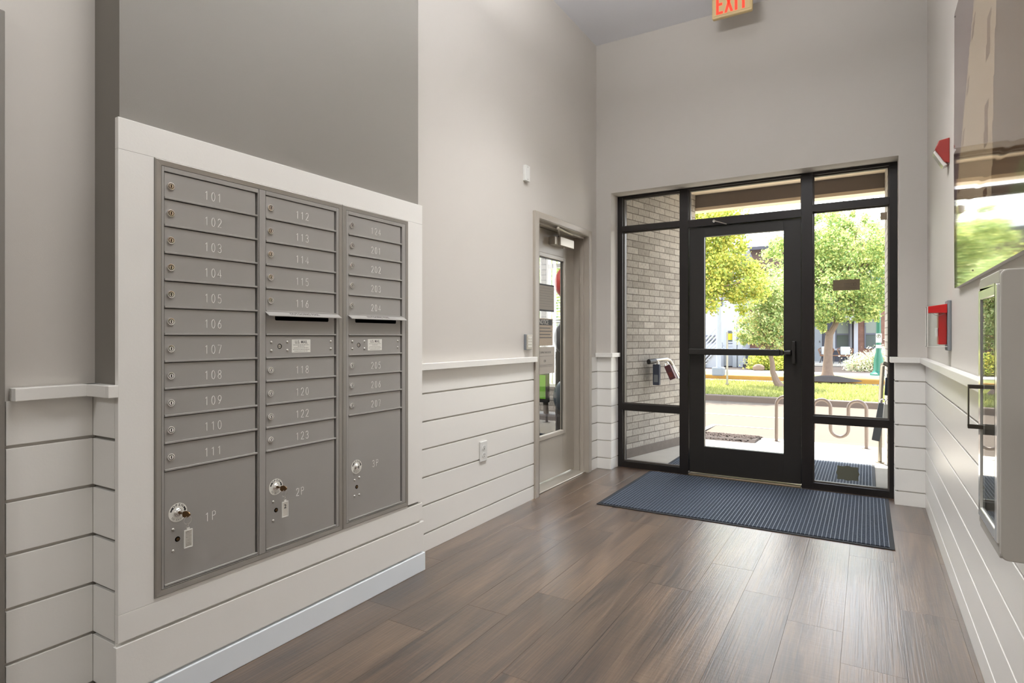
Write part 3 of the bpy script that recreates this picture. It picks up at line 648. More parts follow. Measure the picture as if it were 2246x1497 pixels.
def outgoing(unit, y0, y1, k):
    z0, z1 = rowz(k + 1), rowz(k); d = mbx_door(unit, y0, y1, z0, z1, 'outgoing_mail_door')
    # slot
    zs = z1 - .020; pts = []
    ya_, yb_ = y0 + .042, y1 - .040; r = .006
    for cy, cz, a0 in ((yb_ - r, zs + .010 - r, 0), (ya_ + r, zs + .010 - r, 90), (ya_ + r, zs - .010 + r, 180), (yb_ - r, zs - .010 + r, 270)):
        for j in range(5): a = math.radians(a0 + j * 22.5); pts.append((XF + .0001, cy + r * math.cos(a), cz + r * math.sin(a)))
    MB().prism(pts, (.0003, 0, 0)).build('mail_slot', M['void'], d)
    zt = z1 + .005; m = -.004
    vs = [(XF, y0 + m, zt), (XF, y1 - m + .006, zt), (XF + .027, y1 - m + .006, zt - .017), (XF + .027, y0 + m, zt - .017),
          (XF, y0 + m, zt - .003), (XF, y1 - m + .006, zt - .003), (XF + .027, y1 - m + .006, zt - .0195), (XF + .027, y0 + m, zt - .0195)]
    mb = MB(); mb.add(vs, [(0, 3, 2, 1), (4, 5, 6, 7), (0, 1, 5, 4), (1, 2, 6, 5), (2, 3, 7, 6), (3, 0, 4, 7)])
    h = mb.build('slot_hood', M['mail'], d)
    mb = MB(); n = Vector((-.027, 0, .017)).normalized()
    addtext(mb, 'OUTGOING MAIL', .0185, (XF + .0137, (y0 + y1) / 2, zt - .0080), (0, 1, 0), n, ext=.0003); mb.build('hood_lettering', M['grayink'], d)
def usmail(unit, y0, y1, k):
    z0, z1 = rowz(k + 1), rowz(k); d = mbx_door(unit, y0, y1, z0, z1, 'master_lock_panel'); zc = (z0 + z1) / 2 + .003
    rivets(d, [(y0 + .025, zc + .016), (y0 + .025, zc - .016), (y0 + .098, zc + .016), (y0 + .098, zc - .016), (y1 - .028, zc + .017), (y1 - .028, zc - .014)])
    MB().lathe((XF - .0005, y0 + .063, zc), [(.0098, 0), (.0098, .0008), (.0003, .0008)], 20, axis='X').build('master_lock_hole', M['void'], d)
    mb = MB().lathe((XF + .0002, y0 + .0618, zc), [(.0070, 0), (.0070, .0008), (.0003, .0008)], 16, axis='X'); mb.build('master_lock_plug', M['nickel'], d)
    mb = MB().box(XF + .0012, XF + .0016, y0 + .056, y0 + .068, zc - .0008, zc + .0008); mb.build('keyhole', M['void'], d)
    ya_, yb_ = y0 + .119, y0 + .211; MB().box(XF, XF + .0007, ya_, yb_, zc - .026, zc + .026).build('label_plate', M['label'], d, bevel=0.0003)['label'] = 'white plate reading U.S. MAIL'
    mb = MB(); yc = (ya_ + yb_) / 2
    addtext(mb, 'U.S. MAIL', .0175, (XF + .0009, yc, zc + .0155), (0, 1, 0), (0, 0, 1), ext=.0001, bold=.0002, sx=.86)
    rr = random.Random(5)
    for r_, (w, zz) in enumerate(((.076, .0045), (.034, -.001), (.070, -.0075), (.080, -.014), (.066, -.0205))):
        y = yc - w / 2
        while y < yc + w / 2:
            l_ = rr.uniform(.004, .009); mb.box(XF + .0007, XF + .0009, y, min(y + l_, yc + w / 2), zc + zz - .0008, zc + zz + .0008); y += l_ + .002
    mb.build('label_print', M['grayink'], d)

y1a, y1b, y2a, y2b, y3a, y3b = 1.0685, 1.411, 1.447, 1.793, 1.864, 2.212
ZB = 0.388
def unit_frame(unit, ya_, yb_, cols):
    mb = MB(); fw = .020; z0, z1 = .3625, 1.7735; xo = -1.9515
    def prof(y0, y1, zz0, zz1):   # mitred sloping trim: outer edge proud, inner edge lower
        o = [(xo - .003, y0, zz0), (xo - .003, y1, zz0), (xo - .003, y1, zz1), (xo - .003, y0, zz1)]
        m = [(xo, y0 + .004, zz0 + .004), (xo, y1 - .004, zz0 + .004), (xo, y1 - .004, zz1 - .004), (xo, y0 + .004, zz1 - .004)]
        i = [(xo - .0015, y0 + fw, zz0 + fw), (xo - .0015, y1 - fw, zz0 + fw), (xo - .0015, y1 - fw, zz1 - fw), (xo - .0015, y0 + fw, zz1 - fw)]
        b = [(XF - .012, y0 + fw, zz0 + fw), (XF - .012, y1 - fw, zz0 + fw), (XF - .012, y1 - fw, zz1 - fw), (XF - .012, y0 + fw, zz1 - fw)]
        q = [(XF - .012, y0, zz0), (XF - .012, y1, zz0), (XF - .012, y1, zz1), (XF - .012, y0, zz1)]
        vs = q + o + m + i + b; fs = []
        for ring in range(4):
            for k in range(4): fs.append((ring * 4 + k, ring * 4 + (k + 1) % 4, ring * 4 + 4 + (k + 1) % 4, ring * 4 + 4 + k))
        mb.add(vs, fs)
    prof(ya_, yb_, z0, z1)
    mb.build('trim_frame', M['mailframe'], unit)
    # backing behind the gaps
    MB().box(-1.9764, XF - .012, ya_ + .002, yb_ - .002, z0 + .002, z1 - .002).build('cabinet_back', M['maildark'], unit)
    # door frames: stiles between the outer trim and the doors
    mb = MB(); yi, yj = ya_ + fw + .0012, yb_ - fw - .0012
    zt_ = z1 - fw - .0012; zb_ = z0 + fw + .0012
    edges = [yi]
    for (a, b) in cols: edges += [a - .001, b + .001]
    edges.append(yj); xq = XF + .0035
    for k in range(0, len(edges), 2):
        a, b = edges[k], edges[k + 1]
        if b - a > .002:
            if k and k < len(edges) - 2:   # mullion with a centre seam
                mb.box(XF - .012, xq, a, a + .0035, zb_, zt_).box(XF - .012, xq + .001, a + .0052, b - .0015, zb_, zt_)
            else: mb.box(XF - .012, xq, a, b, zb_, zt_)
    for (a, b) in cols:
        mb.box(XF - .012, xq, a - .0009, b + .0009, ZT + .001, zt_); mb.box(XF - .012, xq, a - .0009, b + .0009, zb_, ZB - .001)
    mb.build('door_frame', M['mail'], unit, bevel=0.0008, bseg=1)
u1 = thing('mailbox_unit', 'wide bronze-grey mailbox unit with two columns of doors numbered 101 to 123', 'mailbox', (-1.957, 1.43, .362))
u2 = thing('mailbox_unit', 'narrow bronze-grey mailbox unit of one column, numbered 124 to 207', 'mailbox', (-1.957, 2.04, .362))
unit_frame(u1, ya + .0005, 1.8285, [(y1a, y1b), (y2a, y2b)]); unit_frame(u2, 1.8295, yb - .0005, [(y3a, y3b)])
for k in range(11): tenant(u1, y1a, y1b, k, str(101 + k))
def YX(x, y): p = atX(x, y, XF); return (p.y, p.z)
l1, l2, l3 = YX(390, 1123), YX(605, 1067), YX(782, 1023)
n1, n2, n3 = YX(462, 1131), YX(658, 1077), YX(823, 1015)
parcel(u1, y1a, y1b, rowz(11), ZB, '1P', *l1, *n1, [(l1[0] - .016, l1[1] - .053), (l1[0] - .016, l1[1] - .123)], (l1[0] - .001, l1[1] - .088))
for k, s in enumerate(('112', '113', '114', '115', '116')): tenant(u1, y2a, y2b, k, s)
outgoing(u1, y2a, y2b, 5); usmail(u1, y2a, y2b, 6)
for k, s in zip((7, 8, 9, 10), ('118', '120', '122', '123')): tenant(u1, y2a, y2b, k, s)
parcel(u1, y2a, y2b, rowz(11), ZB, '2P', *l2, *n2, [(l2[0] - .012, l2[1] - .055), (l2[0] - .012, l2[1] - .127)], (l2[0] + .001, l2[1] - .090))
for k, s in enumerate(('124', '201', '202', '203', '204')): tenant(u2, y3a, y3b, k, s)
outgoing(u2, y3a, y3b, 5); usmail(u2, y3a, y3b, 6)
for k, s in zip((7, 8, 9), ('205', '206', '207')): tenant(u2, y3a, y3b, k, s)
parcel(u2, y3a, y3b, rowz(10), ZB, '3P', *l3, *n3, [(l3[0] - .012, l3[1] - .057), (l3[0] + .016, l3[1] - .050), (l3[0] - .012, l3[1] - .128), (l3[0] + .016, l3[1] - .128)], (l3[0] + .001, l3[1] - .090))
# keys hanging in the parcel locks
def keyset(l, label, face, dy):
    x = XF + .0118; y, z = l; t = thing('key_set', label, 'key', (x, y, z - .11))
    mb = MB().box(x + .0005, x + .010, y - .0012, y + .0012, z - .003, z + .004)
    c = Vector((x + .020, y, z - .004)); pts = []
    for i in range(20):
        a = 2 * math.pi * i / 20; pts.append((c.x + .0125 * math.cos(a) * (1 + .12 * math.cos(3 * a)), c.y + .004 - .0013, c.z + .011 * math.sin(a)))
    pts = [(p[0], y + (p[0] - x) * .45 - .0013, p[2]) for p in pts]
    mb.prism(pts, (0, .0026, 0)); mb.build('key', M['brass'], t)
    rc = Vector((x + .024, y + .012, z - .0235))
    MB().tube([(rc.x, rc.y + .0125 * math.cos(a * math.pi / 12), rc.z + .0125 * math.sin(a * math.pi / 12)) for a in range(24)], .0008, 6, closed=True).build('split_ring', M['nickel'], t, smooth=True)
    mb = MB(); y_, z_ = rc.y, rc.z - .0125
    mb.tube([(rc.x, y_ , z_ + .001), (rc.x, y_, z_ - .006)], .0022, 8).tube([(rc.x + .0 , y_ + .004 * math.cos(a * math.pi / 8), z_ - .012 + .006 * math.sin(a * math.pi / 8)) for a in range(16)], .0007, 6, closed=True)
    mb.build('swivel', M['nickel'], t, smooth=True)
    zt_ = z_ - .018; w, h = .0145, .060
    yc = y_ + dy
    mb = MB().box(rc.x - .002, rc.x + .002, yc - w, yc - w + .0035, zt_ - h, zt_).box(rc.x - .002, rc.x + .002, yc + w - .0035, yc + w, zt_ - h, zt_).box(rc.x - .002, rc.x + .002, yc - w + .0035, yc + w - .0035, zt_ - h, zt_ - h + .0035).box(rc.x - .002, rc.x + .002, yc - w + .0035, yc + w - .0035, zt_ - .0045, zt_).box(rc.x - .0015, rc.x + .0015, yc - .005, yc + .005, zt_, zt_ + .006)
    tg = mb.build('tag_holder', M['whitegl'], t, bevel=0.0008); tg['label'] = 'clear white-edged key tag holder'
    MB().box(rc.x - .001, rc.x + .001, yc - w + .0035, yc + w - .0035, zt_ - h + .0035, zt_ - .0045).build('tag_paper', M['paper'], t)
    mb = MB()
    if face: addtext(mb, '2', .021, (rc.x + .0012, yc, zt_ - .020), (0, 1, 0), (0, 0, 1), ext=.0001, bold=.0004)
    else:
        rr = random.Random(2)
        for k in range(11):
            for j in range(4): mb.box(rc.x + .001, rc.x + .0012, yc - .009 + j * .0046, yc - .0058 + j * .0046 + rr.uniform(-.001, .001), zt_ - .008 - k * .0045, zt_ - .0066 - k * .0045)
    mb.build('tag_print', M['ink'] if face else M['grayink'], t)
keyset(l1, 'brass key with a printed clear tag hanging from the lock of parcel box 1P', False, .002)
keyset(l2, 'brass key with a clear tag marked 2 hanging from the lock of parcel box 2P', True, .002)

# ------------------------------------------------------------------ small wall fittings
def outlet():
    y0, y1, z0, z1 = 3.128, 3.208, .402, .530; x = XL
    t = thing('power_outlet', 'white duplex power outlet on the shiplap left of the glass side door', 'outlet', (x, (y0 + y1) / 2, z0))
    MB().box(x + .0004, x + .010, y0, y1, z0, z1).build('cover_plate', M['white'], t, bevel=0.003)
    for zc in ((z0 + z1) / 2 + .024, (z0 + z1) / 2 - .024):
        r = MB().lathe((x + .010, (y0 + y1) / 2, zc), [(.017, 0), (.017, .0022), (.0003, .0022)], 20, axis='X').build('receptacle', M['white'], t)
        MB().box(x + .0121, x + .0126, (y0 + y1) / 2 - .008, (y0 + y1) / 2 - .005, zc - .001, zc + .009).box(x + .0121, x + .0126, (y0 + y1) / 2 + .005, (y0 + y1) / 2 + .008, zc - .001, zc + .009).box(x + .0121, x + .0126, (y0 + y1) / 2 - .003, (y0 + y1) / 2 + .003, zc - .011, zc - .005).build('socket_slot', M['ink'], r)
outlet()
def wallplate():
    x = XLW; a = atX(1152, 356, x + .02); b = atX(1161.5, 394, x + .02); y0, y1 = a.y, b.y; z1 = a.z - .015; z0 = z1 - .112
    t = thing('wall_plate', 'blank white plastic box high on the wall above the glass side door', 'wall box', (x, y0, z0))
    MB().box(x + .0003, x + .024, y0, y1 , z0, z1).build('housing', M['white'], t, bevel=0.002)
    for zz in (z1 - .012, z0 + .012): MB().lathe((x + .024, (y0 + y1) / 2, zz), [(.003, 0), (.003, .0008), (.0003, .0008)], 10, axis='X').build('screw', M['grayink'], t)
wallplate()
def keypad():
    x = XLW; y0, y1, z0, z1 = 3.718, 3.795, 1.105, 1.218
    t = thing('door_keypad', 'small grey access keypad on the wall beside the glass side door frame', 'keypad', (x, y0, z0))
    MB().box(x + .0003, x + .020, y0, y1, z0, z1).build('base_housing', M['greyp'], t, bevel=0.003)
    MB().box(x + .020, x + .030, y0 + .002, y1 - .002, z0 + .002, z1 - .002).build('face_plate', M['silver'], t, bevel=0.003)
    for r in range(4):
        for c in range(3):
            yc = (y0 + y1) / 2 + (c - 1) * .018; zc = z1 - .024 - r * .021
            MB().box(x + .030, x + .0322, yc - .0065, yc + .0065, zc - .0075, zc + .0075).build('key_button', M['label'], t, bevel=0.0015)
keypad()
def exitsign():
    Y = 4.73; x0, x1 = -1.032, -.738; z0, z1 = 3.652, 3.842
    t = thing('exit_sign', 'cream exit sign with red letters mounted under the ceiling before the entry door', 'exit sign', ((x0 + x1) / 2, Y, z0))
    MB().box(x0, x1, Y, Y + .045, z0, z1).build('housing', M['cream'], t, bevel=0.012)
    MB().box(x0 + .014, x1 - .014, Y - .003, Y - .0003, z0 + .016, z1 - .014).build('face_panel', M['cream'], t, bevel=0.001)
    mb = MB()
    # EXIT letters as strokes of solid bars
    h, b = .150, .019; zb_ = z0 + .024; yy_ = Y - .0045
    def bar(xa, xb, za_, zb2): mb.box(xa, xb, yy_, Y - .0032, za_, zb2)
    X = x0 + .034
    bar(X, X + b, zb_, zb_ + h); bar(X + b, X + .050, zb_, zb_ + b); bar(X + b, X + .045, zb_ + h / 2 - b / 2, zb_ + h / 2 + b / 2); bar(X + b, X + .050, zb_ + h - b, zb_ + h)
    X = x0 + .094
    for s in (0, 1):
        a_, c_ = (X, X + .045) if s else (X + .045, X)
        mb.prism([(a_, yy_, zb_), (a_ + b, yy_, zb_), (c_ + b, yy_, zb_ + h), (c_, yy_, zb_ + h)], (0, .0013, 0))
    X = x0 + .170; bar(X, X + b, zb_, zb_ + h)
    X = x0 + .204; bar(X, X + .056, zb_ + h - b, zb_ + h); bar(X + .0185, X + .0185 + b, zb_, zb_ + h - b)
    mb.build('exit_lettering', emis('exit_red', hexc(255, 60, 40), 1.1), t)
    MB().box(x0 + .08, x1 - .08, Y - .01, Y + .055, z1 + .0003, ZC - .0003).build('ceiling_canopy', M['cream'], t, bevel=0.003)
exitsign()

# ------------------------------------------------------------------ right wall things
def strobe():
    x = XRW; t = thing('fire_alarm_strobe', 'dark red fire alarm horn strobe high on the right hand wall', 'fire alarm', (x, 3.78, 2.05))
    y0, y1 = 3.735, 3.825; z0, z1 = 2.095, 2.215
    mb = MB().prism([(x - .0004, y0, z1), (x - .045, y0, z1 - .008), (x - .062, y0, z1 - .050), (x - .022, y0, z0), (x - .0004, y0, z0 - .010)], (0, y1 - y0, 0))
    mb.build('housing', M['dred'], t, bevel=0.003)
    mb = MB().prism([(x - .060, y0 + .012, z1 - .056), (x - .068, y0 + .012, z1 - .064), (x - .026, y0 + .012, z0 - .022), (x - .008, y0 + .012, z0 - .014)], (0, y1 - y0 - .024, 0))
    mb.build('strobe_lens', M['whitegl'], t, bevel=0.002)
strobe()
def pullstation():
    x = XR; y0, y1 = 3.665, 3.765; z0, z1 = 1.150, 1.365
    t = thing('fire_alarm_pull_station', 'red fire alarm pull station under a clear plastic cover on the right wall', 'fire alarm', (XRW, 3.71, z0))
    MB().box(XRW - .016, XRW - .0004, y0 - .01, y1 + .015, z0 - .02, z1 + .018).build('cover_base', M['lgrey'], t, bevel=0.004)
    MB().box(XRW - .052, XRW - .0165, y0 + .015, y1 - .012, z0 + .01, z1 - .035).build('pull_station_body', M['red'], t, bevel=0.004)
    MB().box(XRW - .062, XRW - .053, y0 + .025, y1 - .022, z0 + .05, z0 + .095).build('pull_handle', M['white'], t, bevel=0.002)
    # clear cover: five thin walls
    a, b = XRW - .098, XRW - .017
    mb = MB().box(a, a + .0025, y0, y1, z0, z1 - .012).box(a, b, y0, y0 + .0025, z0, z1).box(a, b, y1 - .0025, y1, z0, z1).box(a, b, y0, y1, z0, z0 + .0025)
    mb.build('clear_cover', M['glass'], t)
    mb = MB()
    for yy_ in (y0, y1): mb.tube([(a, yy_, z1 - .012), (a, yy_, z0), (b, yy_, z0)], .0022, 6)
    mb.tube([(a, y0, z0), (a, y1, z0)], .0022, 6).tube([(a, y0, z1 - .014), (a, y1, z1 - .014)], .0022, 6)
    mb.build('cover_edge', M['whitegl'], t, smooth=True)
    mb = MB().prism([(a + .002, y0 - .001, z1 - .045), (a + .002, y0 - .001, z1 - .012), (b, y0 - .001, z1), (b, y0 - .001, z1 - .045)], (0, y1 - y0 + .002, 0))
    mb.build('sounder_cap', M['red'], t, bevel=0.002)
    mb = MB().tube([(a + .02 + .012 * k, y0 - .003, z1 - .048 - .012 * math.sin(k * math.pi / 4)) for k in range(5)], .0009, 5); mb.build('seal_wire', M['grayink'], t)
pullstation()

def wall_print():
    xf = XRW - .018; a = atX(2090, 44, xf); b = atX(2097, 632, xf)
    y1 = (a.y + b.y) / 2; y0 = 1.55; z1 = a.z; z0 = b.z + .004
    t = thing('wall_print', 'large glossy frameless photo print of a tall stone building on the right wall', 'picture', (XRW, (y0 + y1) / 2, z0))
    sky_ = mat('print_sky', hexc(116, 94, 94), .06, noise=.08, scale=2, spec=.5, coat=.5)
    st = mat('print_stone', hexc(196, 172, 138), .06, noise=.10, scale=8, spec=.5, coat=.5)
    dk = mat('print_brown_facade', hexc(112, 90, 68), .06, noise=.2, scale=14, spec=.5, coat=.5)
    wn = mat('print_window', hexc(120, 88, 58), .06, spec=.5, coat=.5); gr = mat('print_foliage', hexc(120, 124, 84), .06, noise=.2, scale=8, spec=.5, coat=.5)
    MB().box(xf + .0009, XRW - .0005, y0, y1, z0, z1).build('backing_panel', M['white'], t)
    # image surface, gently bowed, one grid whose cells carry the printed colours
    NY, NZ = 90, 90; vs = []; fs = []; mi = []
    for j in range(NZ + 1):
        for i in range(NY + 1):
            u, v = i / NY, j / NZ
            bow = .0022 * math.sin(math.pi * min(1, v * 1.15)) + .0004 * math.sin(5 * math.pi * v + 1.2 * u) * (1 if .25 < v < .95 else .3)
            vs.append((xf - bow, y1 - u * (y1 - y0), z0 + v * (z1 - z0)))
    H_, L_ = z1 - z0, y1 - y0
    for j in range(NZ):
        for i in range(NY):
            u, v = (i + .5) / NY, (j + .5) / NZ
            e0 = .19 + .52 * (v - .58)           # left outline of the tower leaning in perspective
            e1 = .56 + .10 * (v - .58)
            c = 0
            if u > e0: c = 1
            if e0 + .02 < u < e0 + .05 and int(v * 22) % 3 == 1: c = 3
            if e1 - .09 < u < e1 - .05 and int(v * 9) % 2 == 1: c = 3
            if u > e1 and v < .86 + .10 * (u - .5): c = 2
            if c == 2 and int(v * 45) % 9 == 1 and int(u * 75) % 9 == 2: c = 3
            if v > .91 and u > e1 - .03 and int(u * 45) % 3 == 0: c = 3
            if v < .16 + .03 * math.sin(u * 18): c = 4
            fs.append((j * (NY + 1) + i, j * (NY + 1) + i + 1, (j + 1) * (NY + 1) + i + 1, (j + 1) * (NY + 1) + i)); mi.append(c)
    mb = MB(); mb.v = vs; mb.f = fs; mb.m = mi
    o = mb.build('printed_image', [sky_, st, dk, wn, gr], t, smooth=True)
    for yy_, zz in ((y1 - .02, z1 - .02), (y1 - .02, z0 + .02), (y1 - .55, z0 + .03)): MB().lathe((xf - .0010, yy_, zz), [(.004, 0), (.004, -.0015), (.0003, -.0015)], 10, axis='X').build('mounting_screw', M['grayink'], t)
wall_print()
def fire_cabinet():
    xf = .25; y0, y1, z0, z1 = 1.657, 1.948, .712, 1.348
    t = thing('fire_extinguisher_cabinet', 'grey metal fire extinguisher cabinet with clear front, on the right wall nearest the camera', 'cabinet', (XR, (y0 + y1) / 2, z0))
    # shell open to the front: rounded rectangle profile in X-Z extruded along Y at both ends, top, bottom
    r = .014
    def rr(xa, xb, za_, zb_):
        pts = [(xb, za_), ]
        for a in range(0, 7): th = math.radians(270 - a * 15); pts.append((xa + r + r * math.cos(th), za_ + r + r * math.sin(th)))
        for a in range(0, 7): th = math.radians(180 - a * 15); pts.append((xa + r + r * math.cos(th), zb_ - r + r * math.sin(th)))
        pts.append((xb, zb_)); return pts
    P = rr(xf, XR - .0005, z0, z1)
    mb = MB(); mb.prism([(p[0], y0, p[1]) for p in P], (0, .016, 0)).prism([(p[0], y1 - .016, p[1]) for p in P], (0, .016, 0))
    mb.box(xf + .0, XR - .0005, y0 + .016, y1 - .016, z1 - .030, z1).box(xf + .0, XR - .0005, y0 + .016, y1 - .016, z0, z0 + .030).box(XR - .010, XR - .0005, y0 + .016, y1 - .016, z0 + .03, z1 - .03)
    mb.build('cabinet_body', M['cabinet'], t, bevel=0.003)
    d = MB().box(xf - .004, xf + .006, y0 + .017, y0 + .045, z0 + .03, z1 - .03).box(xf - .004, xf + .006, y1 - .045, y1 - .017, z0 + .03, z1 - .03).box(xf - .004, xf + .006, y0 + .045, y1 - .045, z0 + .03, z0 + .056).box(xf - .004, xf + .006, y0 + .045, y1 - .045, z1 - .056, z1 - .03)
    dd = d.build('cabinet_door', M['whitegl'], t, bevel=0.003)
    MB().box(xf - .001, xf + .002, y0 + .045, y1 - .045, z0 + .056, z1 - .056).build('clear_panel', M['glass'], dd)
    mb = MB(); yh = y1 - .052; a, b = 1.100, 1.018
    hz1, hz0 = atX(2150, 850, xf).z, atX(2150, 928, xf).z
    xo = xf - .030
    mb.box(xo, xf + .001, yh - .006, yh + .006, hz1, hz1 + .010).box(xo, xf + .001, yh - .006, yh + .006, hz0 - .010, hz0).box(xo, xo + .003, yh - .006, yh + .006, hz0, hz1)
    mb.build('pull_handle', mat('dark_bronze_handle', hexc(96, 90, 82), .3, .6), dd, bevel=0.001)
    mb = MB().box(xf + .004, xf + .012, y0 + .0168, y0 + .0172, z0 + .06, z1 - .06)
    # extinguisher inside
    e = thing('fire_extinguisher', 'fire extinguisher standing inside the grey cabinet on the right wall', 'fire extinguisher', (.30, 1.80, z0 + .0305))
    MB().lathe((.302, 1.80, z0 + .031), [(.038, 0), (.041, .01), (.041, .33), (.034, .37), (.015, .39), (.015, .41), (.0003, .41)], 20).build('cylinder', M['silver'], e, smooth=True)
    MB().box(.294, .310, 1.75, 1.83, z0 + .442, z0 + .452).box(.296, .308, 1.74, 1.82, z0 + .460, z0 + .467).build('valve_lever', M['black'], e)
fire_cabinet()
# ------------------------------------------------------------------ outdoors: ground
G = -0.35
def gz(y): return 0 if y < 6.8 else max(G, -0.35 * (y - 6.8) / 3.2)
mb = MB().prism([(-9, 5.335, -.005), (-9, 6.8, -.005), (-9, 9.35, gz(9.35) - .005), (-9, 9.35, -.8), (-9, 5.335, -.8)], (16, 0, 0))
struct(mb, 'porch_slab', M['conc'])
mb = MB().prism([(-14, 9.352, gz(9.35) - .007), (-14, 10, G), (-14, 14.9, G), (-14, 14.9, -.9), (-14, 9.352, -.9)], (26, 0, 0))
struct(mb, 'parking_lot', M['asph'])
t = thing('mulch_bed', 'wedge of dark brown mulch beside the porch walk outside the door', 'mulch bed', (-1.8, 8.4, -.17))
P = [(-1.19, 7.80), (-1.29, 9.05), (-3.6, 9.30), (-3.6, 7.55)]
def onramp(p, dz): return (p[0], p[1], gz(p[1]) + dz)
mb = MB(); mb.add([onramp(p, -.004) for p in P] + [onramp((p[0] * .97 - .04, 8.45 + (p[1] - 8.45) * .82), .035) for p in P], [(0, 1, 5, 4), (1, 2, 6, 5), (2, 3, 7, 6), (3, 0, 4, 7), (4, 5, 6, 7)])
mb.build('soil_bed', M['mulch'], t)
mb = MB(); rnd = random.Random(11)
for _ in range(5200):
    u, v = rnd.random() ** 1.3, rnd.random(); x = -1.27 - 1.5 * u; y0_ = 7.84 - .15 * u; y1_ = 8.98 + .12 * u; y = y0_ + (y1_ - y0_) * v
    z = gz(y) + .012 + .035 * math.sin(math.pi * v); a = rnd.uniform(0, 3.14); l_ = rnd.uniform(.012, .035); w_ = rnd.uniform(.004, .01)
    dx, dy = math.cos(a) * l_, math.sin(a) * l_; ex, ey = -math.sin(a) * w_, math.cos(a) * w_; tz = rnd.uniform(-.012, .012)
    mb.quad((x - dx - ex, y - dy - ey, z - tz), (x + dx - ex, y + dy - ey, z + tz), (x + dx + ex, y + dy + ey, z + tz + .004), (x - dx + ex, y - dy + ey, z - tz + .004))
o = mb.build('bark_chips', mat('bark_chip', hexc(56, 43, 37), .9, noise=.6, scale=25), t); o['kind'] = 'stuff'
# stall lines
LN = [(-14, 12, 12.25, 12.36), (-2.36, -2.27, 9.75, 10.75), (-2.36, -1.35, 10.75, 10.82)]
for (a, b, c, d) in LN:
    zz = lambda y: max(gz(y), G) + .004
    mb = MB().add([(a, c, zz(c)), (b, c, zz(c)), (b, d, zz(d)), (a, d, zz(d))], [(0, 1, 2, 3)]); struct(mb, 'stall_line', M['line'])
struct(MB().box(-14, 12, 14.9, 15.12, -.9, -.215), 'lot_curb', M['curb'], bevel=.02)
struct(MB().box(-14, 12, 15.12, 20.0, -.9, -.225), 'lawn_strip', M['soil'])
struct(MB().box(-20, 16, 20.0, 22.62, -.9, G), 'street', M['road'])
struct(MB().box(-20, 16, 22.62, 22.86, -.9, -.205), 'street_curb', M['ycurb'], bevel=.02)
struct(MB().box(-20, 16, 22.86, 24.6, -.9, -.215), 'verge', M['soil'])
struct(MB().box(-20, 16, 24.6, 26.2, -.9, -.195), 'sidewalk', M['conc'])
struct(MB().box(-20, 16, 26.2, 40, -.9, -.19), 'front_garden', M['mulch'])
def blades(n, x0, x1, y0, y1, z, hmin, hmax, m, name, label):
    r = np.random.RandomState(4)
    x = r.uniform(x0, x1, n); y = y0 + (y1 - y0) * r.uniform(0, 1, n) ** 1.2; a = r.uniform(0, math.pi, n); h = r.uniform(hmin, hmax, n); w = .012
    vs = np.zeros((n, 3, 3)); vs[:, 0] = np.stack([x - w * np.cos(a), y - w * np.sin(a), np.full(n, z)], 1); vs[:, 1] = np.stack([x + w * np.cos(a), y + w * np.sin(a), np.full(n, z)], 1)
    vs[:, 2] = np.stack([x + r.normal(0, .03, n), y + r.normal(0, .03, n), z + h], 1)
    me = bpy.data.meshes.new(name); me.from_pydata(vs.reshape(-1, 3).tolist(), [], np.arange(n * 3).reshape(-1, 3).tolist()); me.materials.append(m)
    at = me.attributes.new('leaf', 'FLOAT', 'FACE'); at.data.foreach_set('value', r.uniform(0, 1, n).astype(np.float32))
    o = bpy.data.objects.new(name, me); C.objects.link(o); tag(o, label, 'grass', kind='stuff'); return o
blades(26000, -6.5, 1.0, 15.14, 19.98, -.226, .04, .09, M['grassb'], 'lawn_grass', 'sunlit green grass growing on the strip between parking lot and street')

# ------------------------------------------------------------------ porch: brick wings, roof
bw = [(-2.12, 5.336), (-1.705, 6.97)]; ang = math.atan2(bw[1][0] - bw[0][0], bw[1][1] - bw[0][1])
def wing(name, p0, p1, thick, side, m, z1):
    L_ = math.hypot(p1[0] - p0[0], p1[1] - p0[1]); a = math.atan2(p1[0] - p0[0], p1[1] - p0[1])
    mb = MB().box(0, side * thick, 0, L_, -.3, z1); o = mb.build(name, m, loc=(0, 0, 0)); o['kind'] = 'structure'
    o.location = (p0[0], p0[1], 0); o.rotation_euler = (0, 0, -a); return o
wing('wall_porch_left', bw[0], bw[1], .19, -1, M['brick'], 2.83)
wing('wall_porch_right', (.205, 5.336), (.150, 6.97), .34, 1, M['brick'], 2.83)
# dark soldier course along the foot of the left wing
wl = math.hypot(bw[1][0] - bw[0][0], bw[1][1] - bw[0][1])
o = MB().box(.0005, .012, 0, wl, -.004, .085).build('trim_14', mat('brick_base', hexc(120, 112, 104), .9, noise=.2, scale=30), loc=(0, 0, 0)); o['kind'] = 'structure'; o.location = (bw[0][0], bw[0][1], 0); o.rotation_euler = (0, 0, -ang)
struct(MB().box(-6, 4, 5.336, 6.42, 2.832, 2.95), 'porch_ceiling', M['beam'])
struct(MB().box(-6, 4, 6.422, 6.968, 2.832, 2.95), 'porch_soffit', M['soffit'])
rf = thing('porch_beam', 'long brown beam with cream lower edge across the porch front', 'beam', (-.8, 6.98, 2.65))
MB().box(-6, 4, 6.972, 7.12, 2.685, 2.95).build('beam_board', M['beam'], rf)
MB().box(-6, 4, 6.965, 7.13, 2.650, 2.684).build('lower_trim', M['soffit'], rf)
struct(MB().box(-6, 4, 5.336, 7.6, 2.951, 3.08), 'porch_roof', M['roof'])
# building above the porch and beside it (facade of this building)
make_mat(-2.6 + .98, 0.06, 5.36, 6.50, -.004, 'outdoor_mat', 'grey ribbed mat lying on the porch slab outside the glass', M['rib'])

